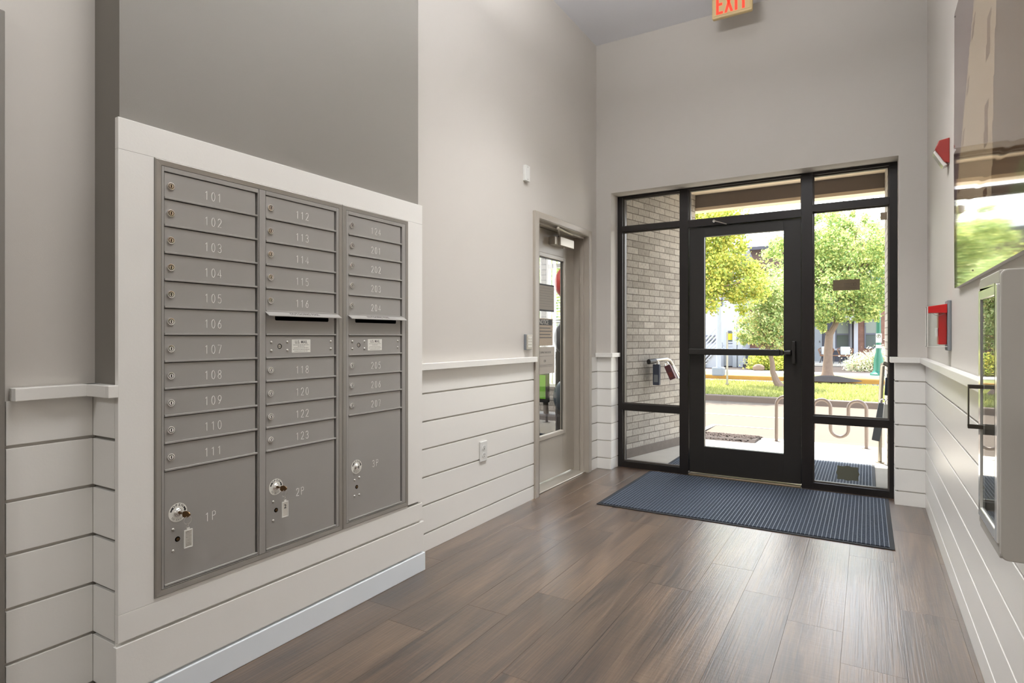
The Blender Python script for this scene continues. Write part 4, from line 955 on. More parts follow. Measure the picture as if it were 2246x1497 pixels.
# handrails with lock boxes
def rail(pts, name, label, group=None):
    t = thing(name, label, 'handrail', (pts[0][0], pts[0][1], 0)); return t
hl = thing('handrail', 'steel handrail sloping down along the left brick porch wall', 'handrail', (-1.75, 6.3, 0))
A = Vector((-1.905, 5.93, .952)); B = Vector((-1.80, 6.20, .965)); D = Vector((-1.70, 6.50, .66)); E_ = Vector((-1.62, 6.80, .40))
MB().tube([A, A.lerp(B, .5), B - Vector((.01, .02, 0)), B + Vector((.008, .03, -.015)), D, E_, E_ + Vector((.01, .03, -.05)), (E_.x + .01, E_.y + .03, -.004)], .019, 12).build('rail_tube', M['steel'], hl, smooth=True)
MB().tube([(-1.91, 5.90, .945), (-1.875, 6.0, .95)], .026, 14).build('shaded_rail_end', M['black'], hl, smooth=True)  # black colour stands in for shadow on the rail's return bend
MB().lathe((E_.x + .01, E_.y + .03, -.0045), [(.04, 0), (.04, .008), (.0003, .008)], 16).build('base_flange', M['steel'], hl)
MB().tube([A + Vector((0, .06, 0)), A + Vector((-.02, .055, -.03)), A + Vector((-.075, .07, -.03))], .010, 8).build('wall_bracket', M['steel'], hl, smooth=True)
def lockbox(c, w, d, h, m, label, tilt=0, face=None, sh=.035):
    t = thing('lock_box', label, 'lock box', c, group='key lock boxes hanging from the handrails')
    mb = MB().box(c[0] - w / 2, c[0] + w / 2, c[1] - d / 2, c[1] + d / 2, c[2] - h, c[2]); mb.build('box_body', m, t, bevel=0.006)
    mb = MB().tube([(c[0] - w * .28, c[1], c[2] - .002), (c[0] - w * .28, c[1], c[2] + sh * .7), (c[0] - w * .15, c[1], c[2] + sh), (c[0] + w * .15, c[1], c[2] + sh), (c[0] + w * .28, c[1], c[2] + sh * .7), (c[0] + w * .28, c[1], c[2] - .002)], .005, 8); mb.build('shackle', M['chrome'], t, smooth=True)
    if face: MB().box(c[0] - w * .3, c[0] + w * .3, c[1] - d / 2 - .002, c[1] - d / 2 - .0003, c[2] - h * .85, c[2] - h * .5).build('front_panel', face, t)
    t.rotation_euler = (0, tilt, 0); return t
lockbox((-1.868, 6.03, .915), .070, .050, .215, M['navy'], 'tall navy lock box hanging straight from the left handrail', 0, M['greyp'])
lockbox((-1.795, 6.16, .90), .066, .045, .155, M['maroon'], 'maroon lock box hanging tilted from the left handrail', -.42, M['dred'])
lockbox((-1.757, 6.26, .860), .022, .045, .115, M['label'], 'narrow pale lock box hanging tilted under the left handrail', -.45)
hr = thing('handrail', 'steel handrail seen end on at the right edge of the porch', 'handrail', (.11, 6.2, 0))
MB().tube([(.165, 5.86, .955), (.125, 5.86, .975), (.112, 5.9, .965), (.108, 6.15, .80), (.104, 6.6, .50), (.104, 6.66, .42), (.104, 6.68, -.004)], .018, 12).build('rail_tube', M['steel'], hr, smooth=True)
MB().lathe((.104, 6.68, -.0045), [(.04, 0), (.04, .008), (.0003, .008)], 16).build('base_flange', M['steel'], hr)
def lb_at(px, py, Y, *a, **k): p = atY(px, py, Y); return lockbox((p.x, Y, p.z), *a, **k)
lb_at(1949, 828, 5.95, .045, .05, .150, M['navy'], 'navy lock box hanging high on the right handrail', .05)
lb_at(1936, 884, 6.05, .060, .05, .330, M['greyp'], 'long slate grey lock box hanging low on the right handrail', .16)
lb_at(1945, 886, 5.85, .040, .05, .120, M['label'], 'white lock box hanging in front of the long grey one on the right handrail', .08)

# ------------------------------------------------------------------ bike rack
br = thing('bike_rack', 'brown wave-shaped steel bike rack standing on the walk outside the door', 'bike rack', (-.5, 8.65, gz(8.65)))
Y = 8.65; zb_ = gz(Y) - .005
xs = [-1.045, -.60, -.405, -.20, -.008]
def arc(x0, x1, zc, up, n=12):
    r = (x1 - x0) / 2; c = (x0 + x1) / 2
    return [(c - r * math.cos(math.pi * i / n), Y, zc + (r if up else -r) * math.sin(math.pi * i / n)) for i in range(n + 1)]
ztop, zlow = .29, .02
xs = [-1.045, -.815, -.60, -.405, -.205, -.008]
pts = [(xs[0], Y, zb_ + .004)] + arc(xs[0], xs[1], ztop, True) + arc(xs[1], xs[2], zlow, False) + arc(xs[2], xs[3], ztop, True) + arc(xs[3], xs[4], zlow, False) + arc(xs[4], xs[5], ztop, True) + [(xs[5], Y, zb_ + .004)]
MB().tube(pts, .0205, 12).build('rack_tube', M['rack'], br, smooth=True)
for x in (xs[0], xs[5]): MB().lathe((x, Y, zb_ - .002), [(.055, 0), (.055, .010), (.0003, .010)], 16).build('base_flange', M['rack'], br)

# ------------------------------------------------------------------ trees and shrubs
def leaves(blobs, n, size, m, name, parent, seed, clump=70, spread=.22):
    r = np.random.RandomState(seed); per = []
    vol = np.array([b[1][0] * b[1][1] * b[1][2] for b in blobs]) ** (2 / 3); cnt = (n * vol / vol.sum()).astype(int)
    for (c, rad), k in zip(blobs, cnt):
        nc = max(6, int(clump * k / n * 1.0)); d = r.normal(size=(nc, 3)); d /= np.linalg.norm(d, axis=1)[:, None]
        cc = d * (r.uniform(.25, 1.0, nc) ** .6)[:, None]
        idx = r.randint(0, nc, k); off = r.normal(size=(k, 3)) * spread
        per.append(np.array(c) + (cc[idx] + off) * np.array(rad))
    P = np.concatenate(per); k = len(P); s = size * r.uniform(.6, 1.3, k)
    a = r.normal(size=(k, 3)); a /= np.linalg.norm(a, axis=1)[:, None]; b = r.normal(size=(k, 3)); b = np.cross(a, b); b /= np.linalg.norm(b, axis=1)[:, None]; nn = np.cross(a, b)
    S_ = s[:, None]
    v = np.stack([P - a * S_ * .5, P - b * S_ * .36 + nn * S_ * .08, P + a * S_ * .6, P + b * S_ * .36 + nn * S_ * .08], 1).reshape(-1, 3)
    base = wloc(parent)
    me = bpy.data.meshes.new(name); me.from_pydata((v - np.array(base)).tolist(), [], np.arange(k * 4).reshape(-1, 4).tolist()); me.materials.append(m)
    at = me.attributes.new('leaf', 'FLOAT', 'FACE'); at.data.foreach_set('value', np.clip(r.beta(1.6, 1.8, k), 0, 1).astype(np.float32))
    o = bpy.data.objects.new(name, me); C.objects.link(o); o.parent = parent; return o
def branches(mb, top, r0, blobs, rnd, n=4):
    for c, rad in blobs:
        for _ in range(n):
            e = Vector(c) + Vector((rnd.uniform(-1, 1) * rad[0] * .7, rnd.uniform(-1, 1) * rad[1] * .7, rnd.uniform(-.3, .8) * rad[2]))
            m_ = Vector(top).lerp(e, .5) + Vector((rnd.uniform(-.1, .1), rnd.uniform(-.1, .1), .12 * (e - Vector(top)).length * .5))
            mb.tube([top, m_, e], [r0, r0 * .55, r0 * .15], 6)
def P3(px, py, Y): return tuple(atY(px, py, Y))
# left maple (crown reaches in from the left)
YA = 17.0; gA = -.226
t = thing('maple_tree', 'yellow-green maple tree whose crown fills the left side of the door glass', 'tree', (-5.3, YA, gA))
tb = MB(); top = (-5.15, YA, 1.9)
tb.tube([(-5.3, YA, gA - .02), (-5.25, YA, .9), top], [.15, .11, .09], 12)
def bl(px, py, Y, rx, ry, rz): return (P3(px, py, Y), (rx, ry, rz))
BA = [bl(1500, 590, YA, 1.3, 1.3, 1.2), bl(1560, 640, YA - .5, .85, .8, .62), bl(1585, 560, YA, .75, .9, .6), bl(1625, 620, YA - .3, .75, .7, .55), bl(1560, 500, YA, 1.0, 1.0, .75), bl(1480, 500, YA + .3, 1.3, 1.3, 1.0), bl(1590, 470, YA + .2, .45, .5, .35), bl(1655, 600, YA - .2, .32, .4, .32), bl(1612, 655, YA - .4, .5, .5, .4)]
branches(tb, top, .06, BA, random.Random(1), 3); tb.build('trunk', M['bark'], t, smooth=True)
leaves(BA, 27000, .085, M['leafA'], 'foliage', t, 21, 230, .17)
t = thing('maple_tree', 'green tree seen through the gym window, left of the entry', 'tree', (-9.8, 17, -.226))
tb = MB().tube([(-9.8, 17, -.24), (-9.8, 17, 2)], [.14, .1], 10); B2 = [((-9.6, 17, 2.6), (1.5, 1.4, 1.6)), ((-9.2, 16.6, 1.3), (.9, .9, .9)), ((-8.9, 16.8, 3.4), (.9, 1, .8))]
branches(tb, (-9.8, 17, 1.9), .05, B2, random.Random(8), 3); tb.build('trunk', M['bark'], t, smooth=True)
leaves(B2, 12000, .10, M['leafC'], 'foliage', t, 29, 120)
# small leaning tree
YB = 19.6; b0 = atZ(1708, 849, -.226); YB = b0.y
t = thing('crepe_myrtle_tree', 'small pale green tree with a leaning trunk on the lawn behind the push bar', 'tree', tuple(b0))
tb = MB(); f = P3(1684, 762, YB)
tb.tube([P3(1714, 852, YB), P3(1703, 836, YB), P3(1695, 815, YB), P3(1694, 795, YB), P3(1690, 778, YB), f], [.13, .095, .075, .065, .06, .055], 10)
BB = [bl(1668, 715, YB, .62, .6, .5), bl(1705, 700, YB, .65, .7, .65), bl(1690, 655, YB, .7, .7, .6), bl(1718, 640, YB, .6, .6, .7), bl(1650, 735, YB, .42, .4, .3), bl(1712, 745, YB, .55, .5, .35)]
branches(tb, f, .035, BB, random.Random(2), 4); tb.build('trunk', M['bark'], t, smooth=True)
leaves(BB, 15000, .066, M['leafB'], 'foliage', t, 22, 200, .18)
# big tree
b0 = atZ(1816, 827, -.2); YC = b0.y
t = thing('street_tree', 'tall broad leafy tree with a pale thick trunk behind the right hand glass pane', 'tree', tuple(b0))
tb = MB(); f = P3(1819, 735, YC)
tb.tube([P3(1815, 829, YC), P3(1815, 815, YC), P3(1816, 790, YC), P3(1817, 760, YC), f], [.24, .17, .145, .13, .12], 14)
tb.tube([f, P3(1832, 712, YC), P3(1843, 685, YC), P3(1858, 650, YC), P3(1866, 610, YC)], [.105, .09, .08, .07, .05], 10)
tb.tube([f, P3(1810, 722, YC), P3(1803, 700, YC - .3), P3(1790, 650, YC)], [.08, .06, .05, .03], 8)
tb.tube([P3(1830, 715, YC), P3(1838, 660, YC + .2), P3(1842, 600, YC)], [.07, .06, .04], 8)
BC = [bl(1840, 640, YC, 1.5, 1.5, .9), bl(1800, 560, YC, 1.3, 1.3, 1.1), bl(1860, 540, YC, 1.3, 1.3, 1.1), bl(1815, 500, YC, .9, 1.0, .75), bl(1870, 480, YC, .5, .7, .5), bl(1910, 620, YC, 1.1, 1.1, .85), bl(1930, 560, YC, .8, .8, .55), bl(1920, 660, YC, .75, .8, .45), bl(1800, 690, YC - .4, .65, .6, .5), bl(1865, 690, YC, .8, .7, .38), bl(1900, 700, YC - .3, .35, .4, .6), bl(1730, 560, YC, .9, 1.0, .8), bl(1722, 630, YC, .8, .8, .8), bl(1770, 640, YC, .9, 1., .8), bl(1935, 500, YC, .55, .5, .22), bl(1778, 720, YC - .3, .45, .4, .4), bl(1722, 520, YC, .5, .5, .45)]
branches(tb, P3(1850, 650, YC), .04, BC, random.Random(3), 2); tb.build('trunk', M['bark'], t, smooth=True)
leaves(BC, 46000, .085, M['leafC'], 'foliage', t, 23, 330, .13)
mb = MB(); c = atZ(1818, 832, -.2); mb.lathe((c.x, c.y, -.214), [(.95, 0), (.6, .07), (.3, .13), (.0003, .14)], 20); tag(mb.build('mulch_mound', M['mulch']), 'low brown mulch mound around the foot of the pale thick tree trunk', 'mulch')
def shrub(name, label, blobs, n, sz, m, seed):
    c = blobs[0][0]; t = thing(name, label, 'shrub', (c[0], c[1], -.19)); tb = MB()
    for k in range(6): tb.tube([(c[0], c[1], -.2), (c[0] + .3 * math.cos(k), c[1] + .3 * math.sin(k), c[2] + .1)], [.02, .008], 6)
    tb.build('stem', M['bark'], t); leaves(blobs, n, sz, m, 'foliage', t, seed, 60, .3)
shrub('variegated_shrub', 'rounded cream and green shrub in front of the brick wall beside the green lamp post', [bl(1893, 800, 28, .62, .5, .42), bl(1930, 795, 28, .65, .5, .5), bl(1950, 785, 28.2, .5, .5, .5)], 9000, .075, M['leafD'], 31)
shrub('green_shrub', 'bright green rounded shrub behind the leaning small tree', [bl(1682, 792, 27, .75, .5, .42), bl(1720, 795, 27, .75, .5, .45)], 6000, .085, M['leafA'], 32)
mb = MB(); c = atZ(1664, 812, -.19); mb.sphere((c.x, c.y, -.08), .20, 10, sc=(1.2, .8, .8)); tag(mb.build('boulder', M['stone'], smooth=True), 'tan boulder at the edge of the mulch beside the bright green shrub', 'boulder')

# ------------------------------------------------------------------ posts and signs
def pole(px, yb, yt, r, name, label, cat, m, z0):
    b = atZ(px, yb, z0); tp = atY(px, yt, b.y); t = thing(name, label, cat, tuple(b)); MB().tube([tuple(b), (b.x, b.y, tp.z)], r, 10).build('post', m, t, smooth=True); return t, b, tp
t, b, tp = pole(1595, 846, 728, .028, 'sign_post', 'thin grey steel sign post with a narrow yellow-edged sign at the back of the lawn', 'sign post', M['steel'], -.226)
MB().box(b.x + .03, b.x + .09, b.y - .02, b.y + .28, atY(1595, 745, b.y).z, atY(1595, 731, b.y).z).build('sign_plate', mat('yellow_sign', hexc(225, 200, 40), .5), t)
MB().box(b.x - .045, b.x + .045, b.y - .045, b.y + .045, -.226, -.14).build('post_base', M['steel'], t)
t, b, tp = pole(1576, 823, 640, .085, 'lamp_post', 'white lamp post with a square grey base beside the white porch stairs', 'lamp post', M['siding'], -.2)
MB().box(b.x - .2, b.x + .2, b.y - .2, b.y + .2, -.2, .10).build('post_base', M['lgrey'], t, bevel=.04)
b = atZ(1927, 823, -.195)
t = thing('lamp_post', 'green street lamp post with a fluted base carrying the parking signs', 'lamp post', tuple(b))
tz = atY(1927, 560, b.y).z
MB().lathe(tuple(b), [(.28, 0), (.27, .06), (.19, .12), (.16, .2), (.15, .55), (.11, .75), (.085, .85), (.075, 1.6), (.06, tz + .195)], 16).build('post', M['green_paint'], t, smooth=True)
MB().lathe((b.x, b.y, tz), [(.06, 0), (.18, .1), (.22, .35), (.12, .6), (.0003, .7)], 12).build('lantern', M['white'], t, smooth=True)
def psign(y0, y1, label, name, letters):
    a = atY(1921, y0, b.y - .16); c = atY(1934, y1, b.y - .16); t = thing(name, label, 'sign', ((a.x + c.x) / 2, b.y - .16, c.z))
    MB().box(a.x, c.x, b.y - .165, b.y - .160, c.z, a.z).build('sign_plate', M['label'], t, bevel=.002)
    MB().box((a.x + c.x) / 2 - .02, (a.x + c.x) / 2 + .02, b.y - .1598, b.y - .10, (a.z + c.z) / 2 - .02, (a.z + c.z) / 2 + .02).build('bracket', M['dpost'], t)
    mb = MB(); w = c.x - a.x; h = a.z - c.z; xm = (a.x + c.x) / 2
    if letters:
        zc = a.z - h * .30; mb.tube([(xm + w * .33 * math.cos(i * math.pi / 12), b.y - .1665, zc + w * .33 * math.sin(i * math.pi / 12)) for i in range(24)], .008, 6, closed=True)
        addtext(mb, 'P', w * .62, (xm, b.y - .1665, zc), (1, 0, 0), (0, 0, 1), ext=.001, bold=.004)
        for k in range(4): mb.box(xm - w * .36, xm + w * .36, b.y - .1665, b.y - .1655, a.z - h * (.62 + k * .09), a.z - h * (.605 + k * .09))
    else:
        for k in range(2): mb.box(xm - w * .3, xm + w * .3, b.y - .1665, b.y - .1655, a.z - h * (.35 + k * .3), a.z - h * (.28 + k * .3))
    mb.build('sign_print', M['ink'], t)
psign(731, 751, 'white parking sign with a circled P on the green lamp post', 'parking_sign', True)
psign(756, 763, 'small blank white plate below the circled P sign on the green lamp post', 'parking_sign', False)
# overhead wires
for k, (a, c) in enumerate((((1560, 535), (2000, 388)), ((1560, 548), (2000, 405)), ((1700, 500), (2000, 455)))):
    p, q = atY(a[0], a[1], 44), atY(c[0], c[1], 44); mid = (p + q) / 2 - Vector((0, 0, .12))
    d = (q - p); tag(MB().tube([p - d * .6, p, mid, q, q + d * .6], .018, 5).build('power_line', M['dpost']), ['upper dark overhead wire crossing the sky', 'dark overhead wire just under the upper one', 'lowest overhead wire seen at the right behind the tree top'][k], 'power line', 'overhead wires')

# ------------------------------------------------------------------ houses across the street
def rect(mb, x0, y0, x1, y1, Y, th, mi=0, dy=0):
    a = atY(x0, y0, Y); c = atY(x1, y1, Y); mb.box(a.x, c.x, Y - dy - th, Y - dy, c.z, a.z, mi); return a, c
YH_ = 34
h = thing('town_house', 'long two-storey brown brick town house across the street', 'house', (0, YH_ + 2, -.19))
eL, eR = atY(1618, 545, YH_), atY(1950, 522, YH_); ze = 5.95; X0, X1 = -5.95, 9
xe0, xe1 = atY(1730, 700, YH_).x, atY(1872, 700, YH_).x
MB().box(X0, X1, YH_, YH_ + 6, 3.0, ze).build('upper_wall', brickmat('brown_upper_brick', hexc(104, 84, 76), hexc(92, 74, 68), hexc(80, 68, 62), 'Y', .3, .11), h)
MB().box(X0, xe0, YH_, YH_ + 6, -.19, 3.0).build('left_wall', M['redbrick'], h)
MB().box(xe1, X1, YH_, YH_ + 6, -.19, 3.0).build('right_wall', M['redbrick'], h)
MB().box(xe0, xe1, YH_ + .6, YH_ + 6, -.19, 3.0).build('entry_wall', M['dgrey'], h)
MB().prism([(X0 - .3, YH_ - .35, ze - .02), (X0 - .3, YH_ + 3.2, 6.95), (X0 - .3, YH_ + 6.4, ze - .02)], (X1 - X0 + .6, 0, 0)).build('roof', M['roof'], h)
MB().box(X0 - .3, X1 + .3, YH_ - .42, YH_ - .34, ze - .14, ze + .02).build('gutter', M['dgrey'], h)
def hwin(parent, x0, y0, x1, y1, Y, trim=None, blind=True):
    a, c = atY(x0, y0, Y), atY(x1, y1, Y); b_ = .06
    mb = MB().box(a.x, a.x + b_, Y - .06, Y - .001, c.z, a.z).box(c.x - b_, c.x, Y - .06, Y - .001, c.z, a.z).box(a.x + b_, c.x - b_, Y - .06, Y - .001, c.z, c.z + b_).box(a.x + b_, c.x - b_, Y - .06, Y - .001, a.z - b_, a.z)
    zm = (a.z + c.z) / 2; mb.box(a.x + b_, c.x - b_, Y - .06, Y - .001, zm - .04, zm + .04)
    w = mb.build('window_frame', M['winframe'], parent)
    MB().box(a.x + b_, c.x - b_, Y - .03, Y - .002, c.z + b_, zm - .04).build('pane', M['winglass'], w)
    MB().box(a.x + b_, c.x - b_, Y - .03, Y - .002, zm + .04, a.z - b_).build('pane', M['blind'] if blind else M['winglass'], w)
    if trim:
        g = .1; mb = MB().box(a.x - g, a.x - .001, Y - .05, Y - .001, c.z - g, a.z + g).box(c.x + .001, c.x + g, Y - .05, Y - .001, c.z - g, a.z + g).box(a.x, c.x, Y - .05, Y - .001, c.z - g, c.z - .001).box(a.x, c.x, Y - .05, Y - .001, a.z + .001, a.z + g)
        mb.build('window_surround', trim, w)
hwin(h, 1896, 700, 1926, 764, YH_); hwin(h, 1832, 702, 1864, 764, YH_ + .6, M['siding']); hwin(h, 1643, 740, 1668, 754, YH_, None, False)
hwin(h, 1895, 590, 1925, 640, YH_); hwin(h, 1820, 640, 1850, 672, YH_); hwin(h, 1640, 612, 1662, 640, YH_, None, False); hwin(h, 1960, 700, 1990, 764, YH_)
a = atY(1782, 700, YH_ + .6); c = atY(1803, 782, YH_ + .6); dd = MB().box(a.x, c.x, YH_ + .53, YH_ + .599, -.10, a.z + .3).build('front_door', M['lgrey'], h)
MB().box(c.x - .12, c.x - .08, YH_ + .49, YH_ + .53, .9, 1.0).build('door_handle', M['dpost'], dd)
a = atY(1873, 690, YH_ - .1); c = atY(1882, 790, YH_ - .1); MB().box(a.x, c.x, YH_ - .3, YH_ - .05, -.18, 2.9).build('porch_column', M['siding'], h)
a = atY(1840, 672, YH_ - 1); c = atY(1884, 690, YH_ - 1); MB().prism([(a.x, YH_ - 1.2, c.z), (a.x, YH_ - .001, c.z), (a.x, YH_ - .001, a.z + .15)], (c.x - a.x, 0, 0)).build('porch_roof', M['roof'], h)
MB().box(a.x, c.x, YH_ - 1.2, YH_ - .01, c.z - .25, c.z - .002).build('porch_header', M['siding'], h)
zp = -.08
struct(MB().box(xe0, xe1 + .6, 31.8, 34.59, -.19, zp), 'entry_porch_floor', M['conc'])
# white house at the left
YW = 30.5
hw = thing('white_house', 'white sided house with a railed porch and stairs, left across the street', 'house', (-6.5, YW + 2, -.19))
xr = atY(1622, 700, YW).x
MB().box(-16, xr, YW, YW + 3, -.19, atY(1560, 568, YW).z).build('wall', M['siding'], hw)
zr = atY(1560, 568, YW).z
MB().prism([(-16.2, YW - .4, zr), (-16.2, YW + 1.6, zr + .55), (-16.2, YW + 3.3, zr)], (16.2 + xr + .2, 0, 0)).build('roof', M['roof'], hw)
hwin(hw, 1597, 725, 1615, 754, YW, M['siding'], False); hwin(hw, 1549, 735, 1570, 752, YW, None, True); hwin(hw, 1560, 640, 1585, 670, YW)
YP = 28.6; pr = atY(1626, 700, YP).x; zd = atY(1600, 765, YP).z
MB().box(-13, pr, YP, YW - .001, zd - .15, zd).build('porch_deck', M['siding'], hw)
mb = MB(); pl = atY(1580, 700, YP).x
for k in range(7):
    z0_ = -.15 + k * (zd - .2 + .15) / 7; mb.box(pl, pr - .02, YP + .02, YP + .06, z0_, z0_ + .085)
mb.build('porch_skirting', M['siding'], hw)
for px_ in (1580, 1612, 1624):
    x = atY(px_, 700, YP).x; MB().box(x - .09, x + .09, YP - .1, YP + .08, -.19, atY(1600, 700 if px_ > 1600 else 750, YP).z).build('porch_post', M['siding'], hw)
mb = MB()
for k in range(3): z0_ = zd + .12 + k * .16; mb.box(pl, pr, YP - .02, YP + .03, z0_, z0_ + .06)
mb.build('porch_railing', M['siding'], hw)
st = MB(); xs0 = atY(1546, 700, YP - 1).x; xs1 = atY(1574, 700, YP - 1).x
for k in range(5):
    xa = xs0 + (xs1 - xs0) * k / 5; st.box(xa, xs1 + .1, YP - 1.1, YP - .1, -.19 + k * .17, -.19 + (k + 1) * .17)
st.build('porch_stair', M['siding'], hw)
mb = MB()
for k in range(6): mb.tube([(xs0, YP - 1.15, .0 + k * .2), (xs1 + .1, YP - 1.15, .75 + k * .2)], .035, 6)
mb.box(xs0 - .07, xs0 + .05, YP - 1.2, YP - 1.08, -.19, 1.1); mb.box(xs1 + .05, xs1 + .17, YP - 1.2, YP - 1.08, -.19, 1.9); mb.build('stair_railing', M['siding'], hw)
for k, x in enumerate((1656,)):
    c = atZ(x, 797, -.19); t = thing('air_conditioner', 'grey boxed air conditioning unit at the foot of the brick wall behind the leaning tree', 'air conditioner', (c.x, 32.6, -.19))
    MB().box(c.x - .45, c.x + .45, 32.2, 33.0, -.19, .6).build('housing', M['lgrey'], t, bevel=.02)
    mb = MB()
    for j in range(9): mb.box(c.x - .4, c.x + .4, 32.18, 32.199, -.12 + j * .075, -.085 + j * .075)
    mb.build('louvre', M['dgrey'], t)
# porch chairs
def chair(px, label):
    p = atY(px, 780, 32.7); x, y, z = p.x, 32.7, zp
    t = thing('wicker_chair', label, 'chair', (x, y, z), 'wicker porch chairs')
    mb = MB()
    for k in range(15):
        a = math.radians(-20 + 220 * k / 14); ca, sa = math.cos(a), math.sin(a)
        mb.tube([(x + .24 * ca, y + .24 * sa, z + .36), (x + .34 * ca, y + .34 * sa, z + .62 + .12 * max(0, sa))], .014, 5)
    for zz, r_, e in ((.36, .24, 0), (.50, .29, .04), (.64, .345, .12)):
        mb.tube([(x + r_ * math.cos(math.radians(-20 + 220 * k / 14)), y + r_ * math.sin(math.radians(-20 + 220 * k / 14)), z + zz + e * max(0, math.sin(math.radians(-20 + 220 * k / 14)))) for k in range(15)], .018, 6)
    mb.build('backrest', M['wicker'], t, smooth=True)
    MB().lathe((x, y, z + .33), [(.27, 0), (.28, .02), (.27, .05), (.0003, .06)], 20).build('seat', M['wicker'], t, smooth=True)
    for sx_, sy_ in ((-1, -1), (1, -1), (-1, 1), (1, 1)): MB().tube([(x + .18 * sx_, y + .16 * sy_, z + .33), (x + .27 * sx_, y + .24 * sy_, z)], .014, 6).build('leg', M['dpost'], t)
    c = thing('throw_pillow', label.replace('wicker chair', 'square pillow on the wicker chair'), 'cushion', (x, y - .02, z + .39), 'white pillows on the porch chairs')
    mb = MB().box(x - .21, x + .21, y - .02, y + .10, z + .395, z + .80); mb.build('pillow_cover', M['cushion'], c, bevel=.045, bseg=3)
chair(1812, 'white left wicker chair half hidden by the pale tree trunk')
chair(1854, 'white right wicker chair under the white-trimmed porch window')
p = atY(1836, 790, 32.1); t = thing('side_table', 'low round wicker side table between the two porch chairs', 'table', (p.x, 32.1, zp))
MB().lathe((p.x, 32.1, zp + .36), [(.19, 0), (.20, .02), (.19, .04), (.0003, .04)], 20).build('table_top', M['wicker'], t)
for sx_, sy_ in ((-1, -1), (1, -1), (-1, 1), (1, 1)): MB().tube([(p.x + .1 * sx_, 32.1 + .1 * sy_, zp + .36), (p.x + .15 * sx_, 32.1 + .15 * sy_, zp)], .013, 6).build('leg', M['dpost'], t)
# ------------------------------------------------------------------ gym room behind the glass side door (runs out to the street front)
gx0_, gx1_ = -6.0, XLW - .162; GY = 6.83
struct(MB().box(gx0_, gx1_, 1.2, GY, -.02, -.001), 'gym_floor', M['ballgrey'])
struct(MB().box(gx0_, gx1_, 1.0, 5.33, 3.0, 3.1).box(gx0_, gx1_, 5.33, 6.97, 2.73, 2.82), 'gym_ceiling', M['ceil'])
struct(MB().box(gx0_ - .1, gx0_, 1.0, 6.97, 0, 3.0).box(gx0_, gx1_, 1.0, 1.1, 0, 3.0).box(-2.335, gx1_, 5.2, 6.97, 0, 2.73).box(gx0_, gx1_, 5.335, 5.37, 2.73, 3.0), 'gym_wall', M['wall'])
w0, w1, w2, w3 = -5.2, -3.648, -3.585, -2.60
struct(MB().box(gx0_, -2.335, GY, 6.97, -.3, .55).box(gx0_, -2.335, GY, 6.97, 2.55, 2.73).box(w1, w2, GY, 6.97, .55, 2.55).box(w3, -2.335, GY, 6.97, .55, 2.55).box(gx0_, w0, GY, 6.97, .55, 2.55), 'wall_gym_front', M['brickY'])
for k, (a, b) in enumerate(((w0, w1), (w2, w3))):
    w = sthing('window_%d' % (k + 2), ((a + b) / 2, 6.9, .55)); mb = MB(); y0_, y1_ = 6.85, 6.93
    mb.box(a, a + .03, y0_, y1_, .55, 2.55).box(b - .03, b, y0_, y1_, .55, 2.55)
    for z0_, z1_ in ((.55, .59), (2.51, 2.55), (2.09, 2.14), (1.375, 1.42)): mb.box(a + .03, b - .03, y0_, y1_, z0_, z1_)
    if k: mb.box(-3.50, -3.485, y0_, y1_, .59, 2.51)
    mb.build('window_frame', M['trim'], w, bevel=.002)
    MB().box(a + .03, b - .03, 6.888, 6.892, .59, 2.51).build('pane', M['glass'], w)
t = thing('window_blind', 'white slatted blind in the gym window seen through the side door glass', 'blind', (-3.1, 6.80, 1.0))
for k in range(24):
    z = .92 + k * .036; MB().add([(-3.47, 6.775, z), (w3, 6.775, z), (w3, 6.815, z + .016), (-3.47, 6.815, z + .016)], [(0, 1, 2, 3)]).build('slat', M['white'], t)
MB().box(-3.475, w3, 6.77, 6.825, 1.79, 1.83).build('head_rail', M['white'], t)
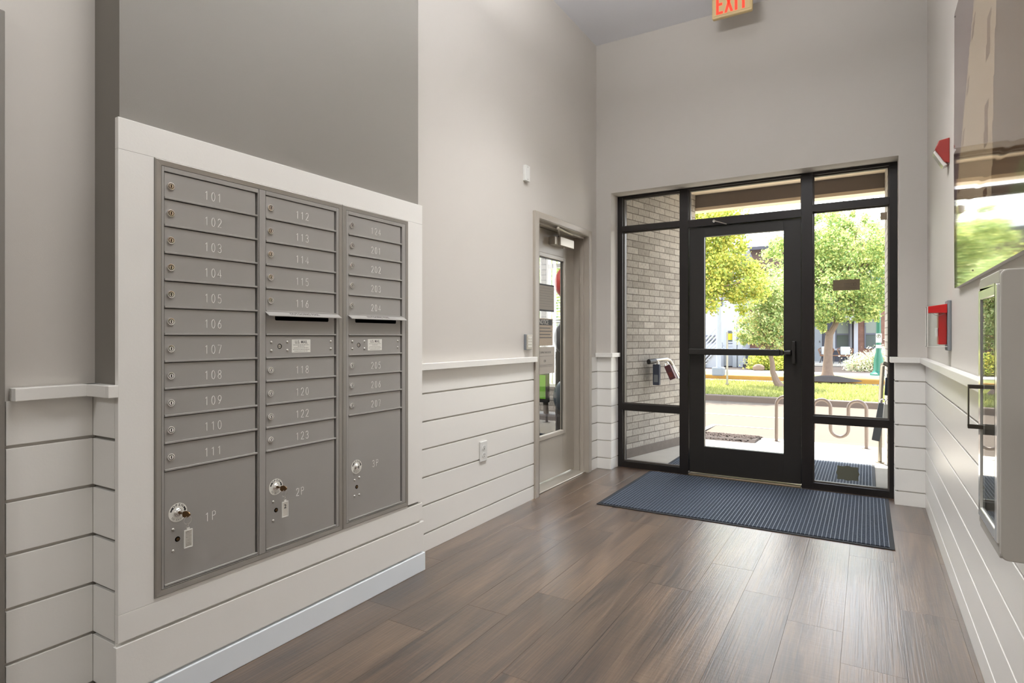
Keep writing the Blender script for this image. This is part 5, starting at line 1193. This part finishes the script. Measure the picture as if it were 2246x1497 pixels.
# ball rack with three exercise balls
BX, BY = -2.565, 5.50
rk = thing('ball_rack', 'black upright rack holding exercise balls behind the glass side door', 'rack', (BX, BY, 0))
for dx in (-.15, .15): MB().tube([(BX + dx, BY + .27, 0.03), (BX + dx, BY + .27, 1.95)], .018, 8).build('upright', M['black'], rk)
MB().box(BX - .24, BX + .2, BY - .1, BY + .3, .001, .03).build('base_plate', M['black'], rk, bevel=.004)
zs_ = [(.59, M['ballteal'], 'dark slate exercise ball lowest on the rack behind the side door', .208), (1.19, M['ballgrey'], 'charcoal exercise ball in the middle of the rack behind the side door', .205), (1.75, M['ballred'], 'red exercise ball topmost on the rack behind the side door', .196)]
for (z, m, lb, r) in zs_:
    mb = MB().tube([(BX + (r * .62) * math.cos(a * math.pi / 10), BY + (r * .62) * math.sin(a * math.pi / 10), z - r * .84) for a in range(20)], .008, 6, closed=True)
    mb.tube([(BX - .15, BY + .27, z - r * .84), (BX - .08, BY + .10, z - r * .84)], .008, 6).tube([(BX + .15, BY + .27, z - r * .84), (BX + .08, BY + .10, z - r * .84)], .008, 6); mb.build('ball_ring', M['black'], rk, smooth=True)
    tag(MB().sphere((BX, BY, z), r, 32).build('exercise_ball', m, smooth=True), lb, 'exercise ball', 'exercise balls on the rack')
# exercise machine with a green screen
p = atY(1189, 848, 5.7)
t = thing('exercise_machine', 'black exercise machine with a lime green screen behind the glass side door', 'exercise machine', (p.x, 5.75, 0))
z0_, z1_ = atY(1189, 874, 5.7).z, atY(1189, 822, 5.7).z
MB().box(p.x - .2, p.x + .07, 5.705, 5.75, z0_ - .04, z1_ + .05).build('console_housing', M['black'], t, bevel=.01)
MB().box(p.x - .17, p.x + .04, 5.70, 5.7049, z0_, z1_).build('console_screen', M['lime'], t)
MB().tube([(p.x + .12, 5.85, .02), (p.x + .14, 5.82, 1.25)], .035, 8).build('upright', M['dpost'], t)
MB().tube([(p.x + .02, 5.80, .05), (p.x + .0, 5.78, .5)], .03, 8).build('upright', M['dpost'], t)
MB().box(p.x - .3, p.x + .25, 5.55, 6.1, .001, .12).build('base', M['black'], t, bevel=.01)
MB().box(p.x - .2, p.x + .16, 5.74, 5.95, .12, .36).build('flywheel_cover', M['ballgrey'], t, bevel=.03)
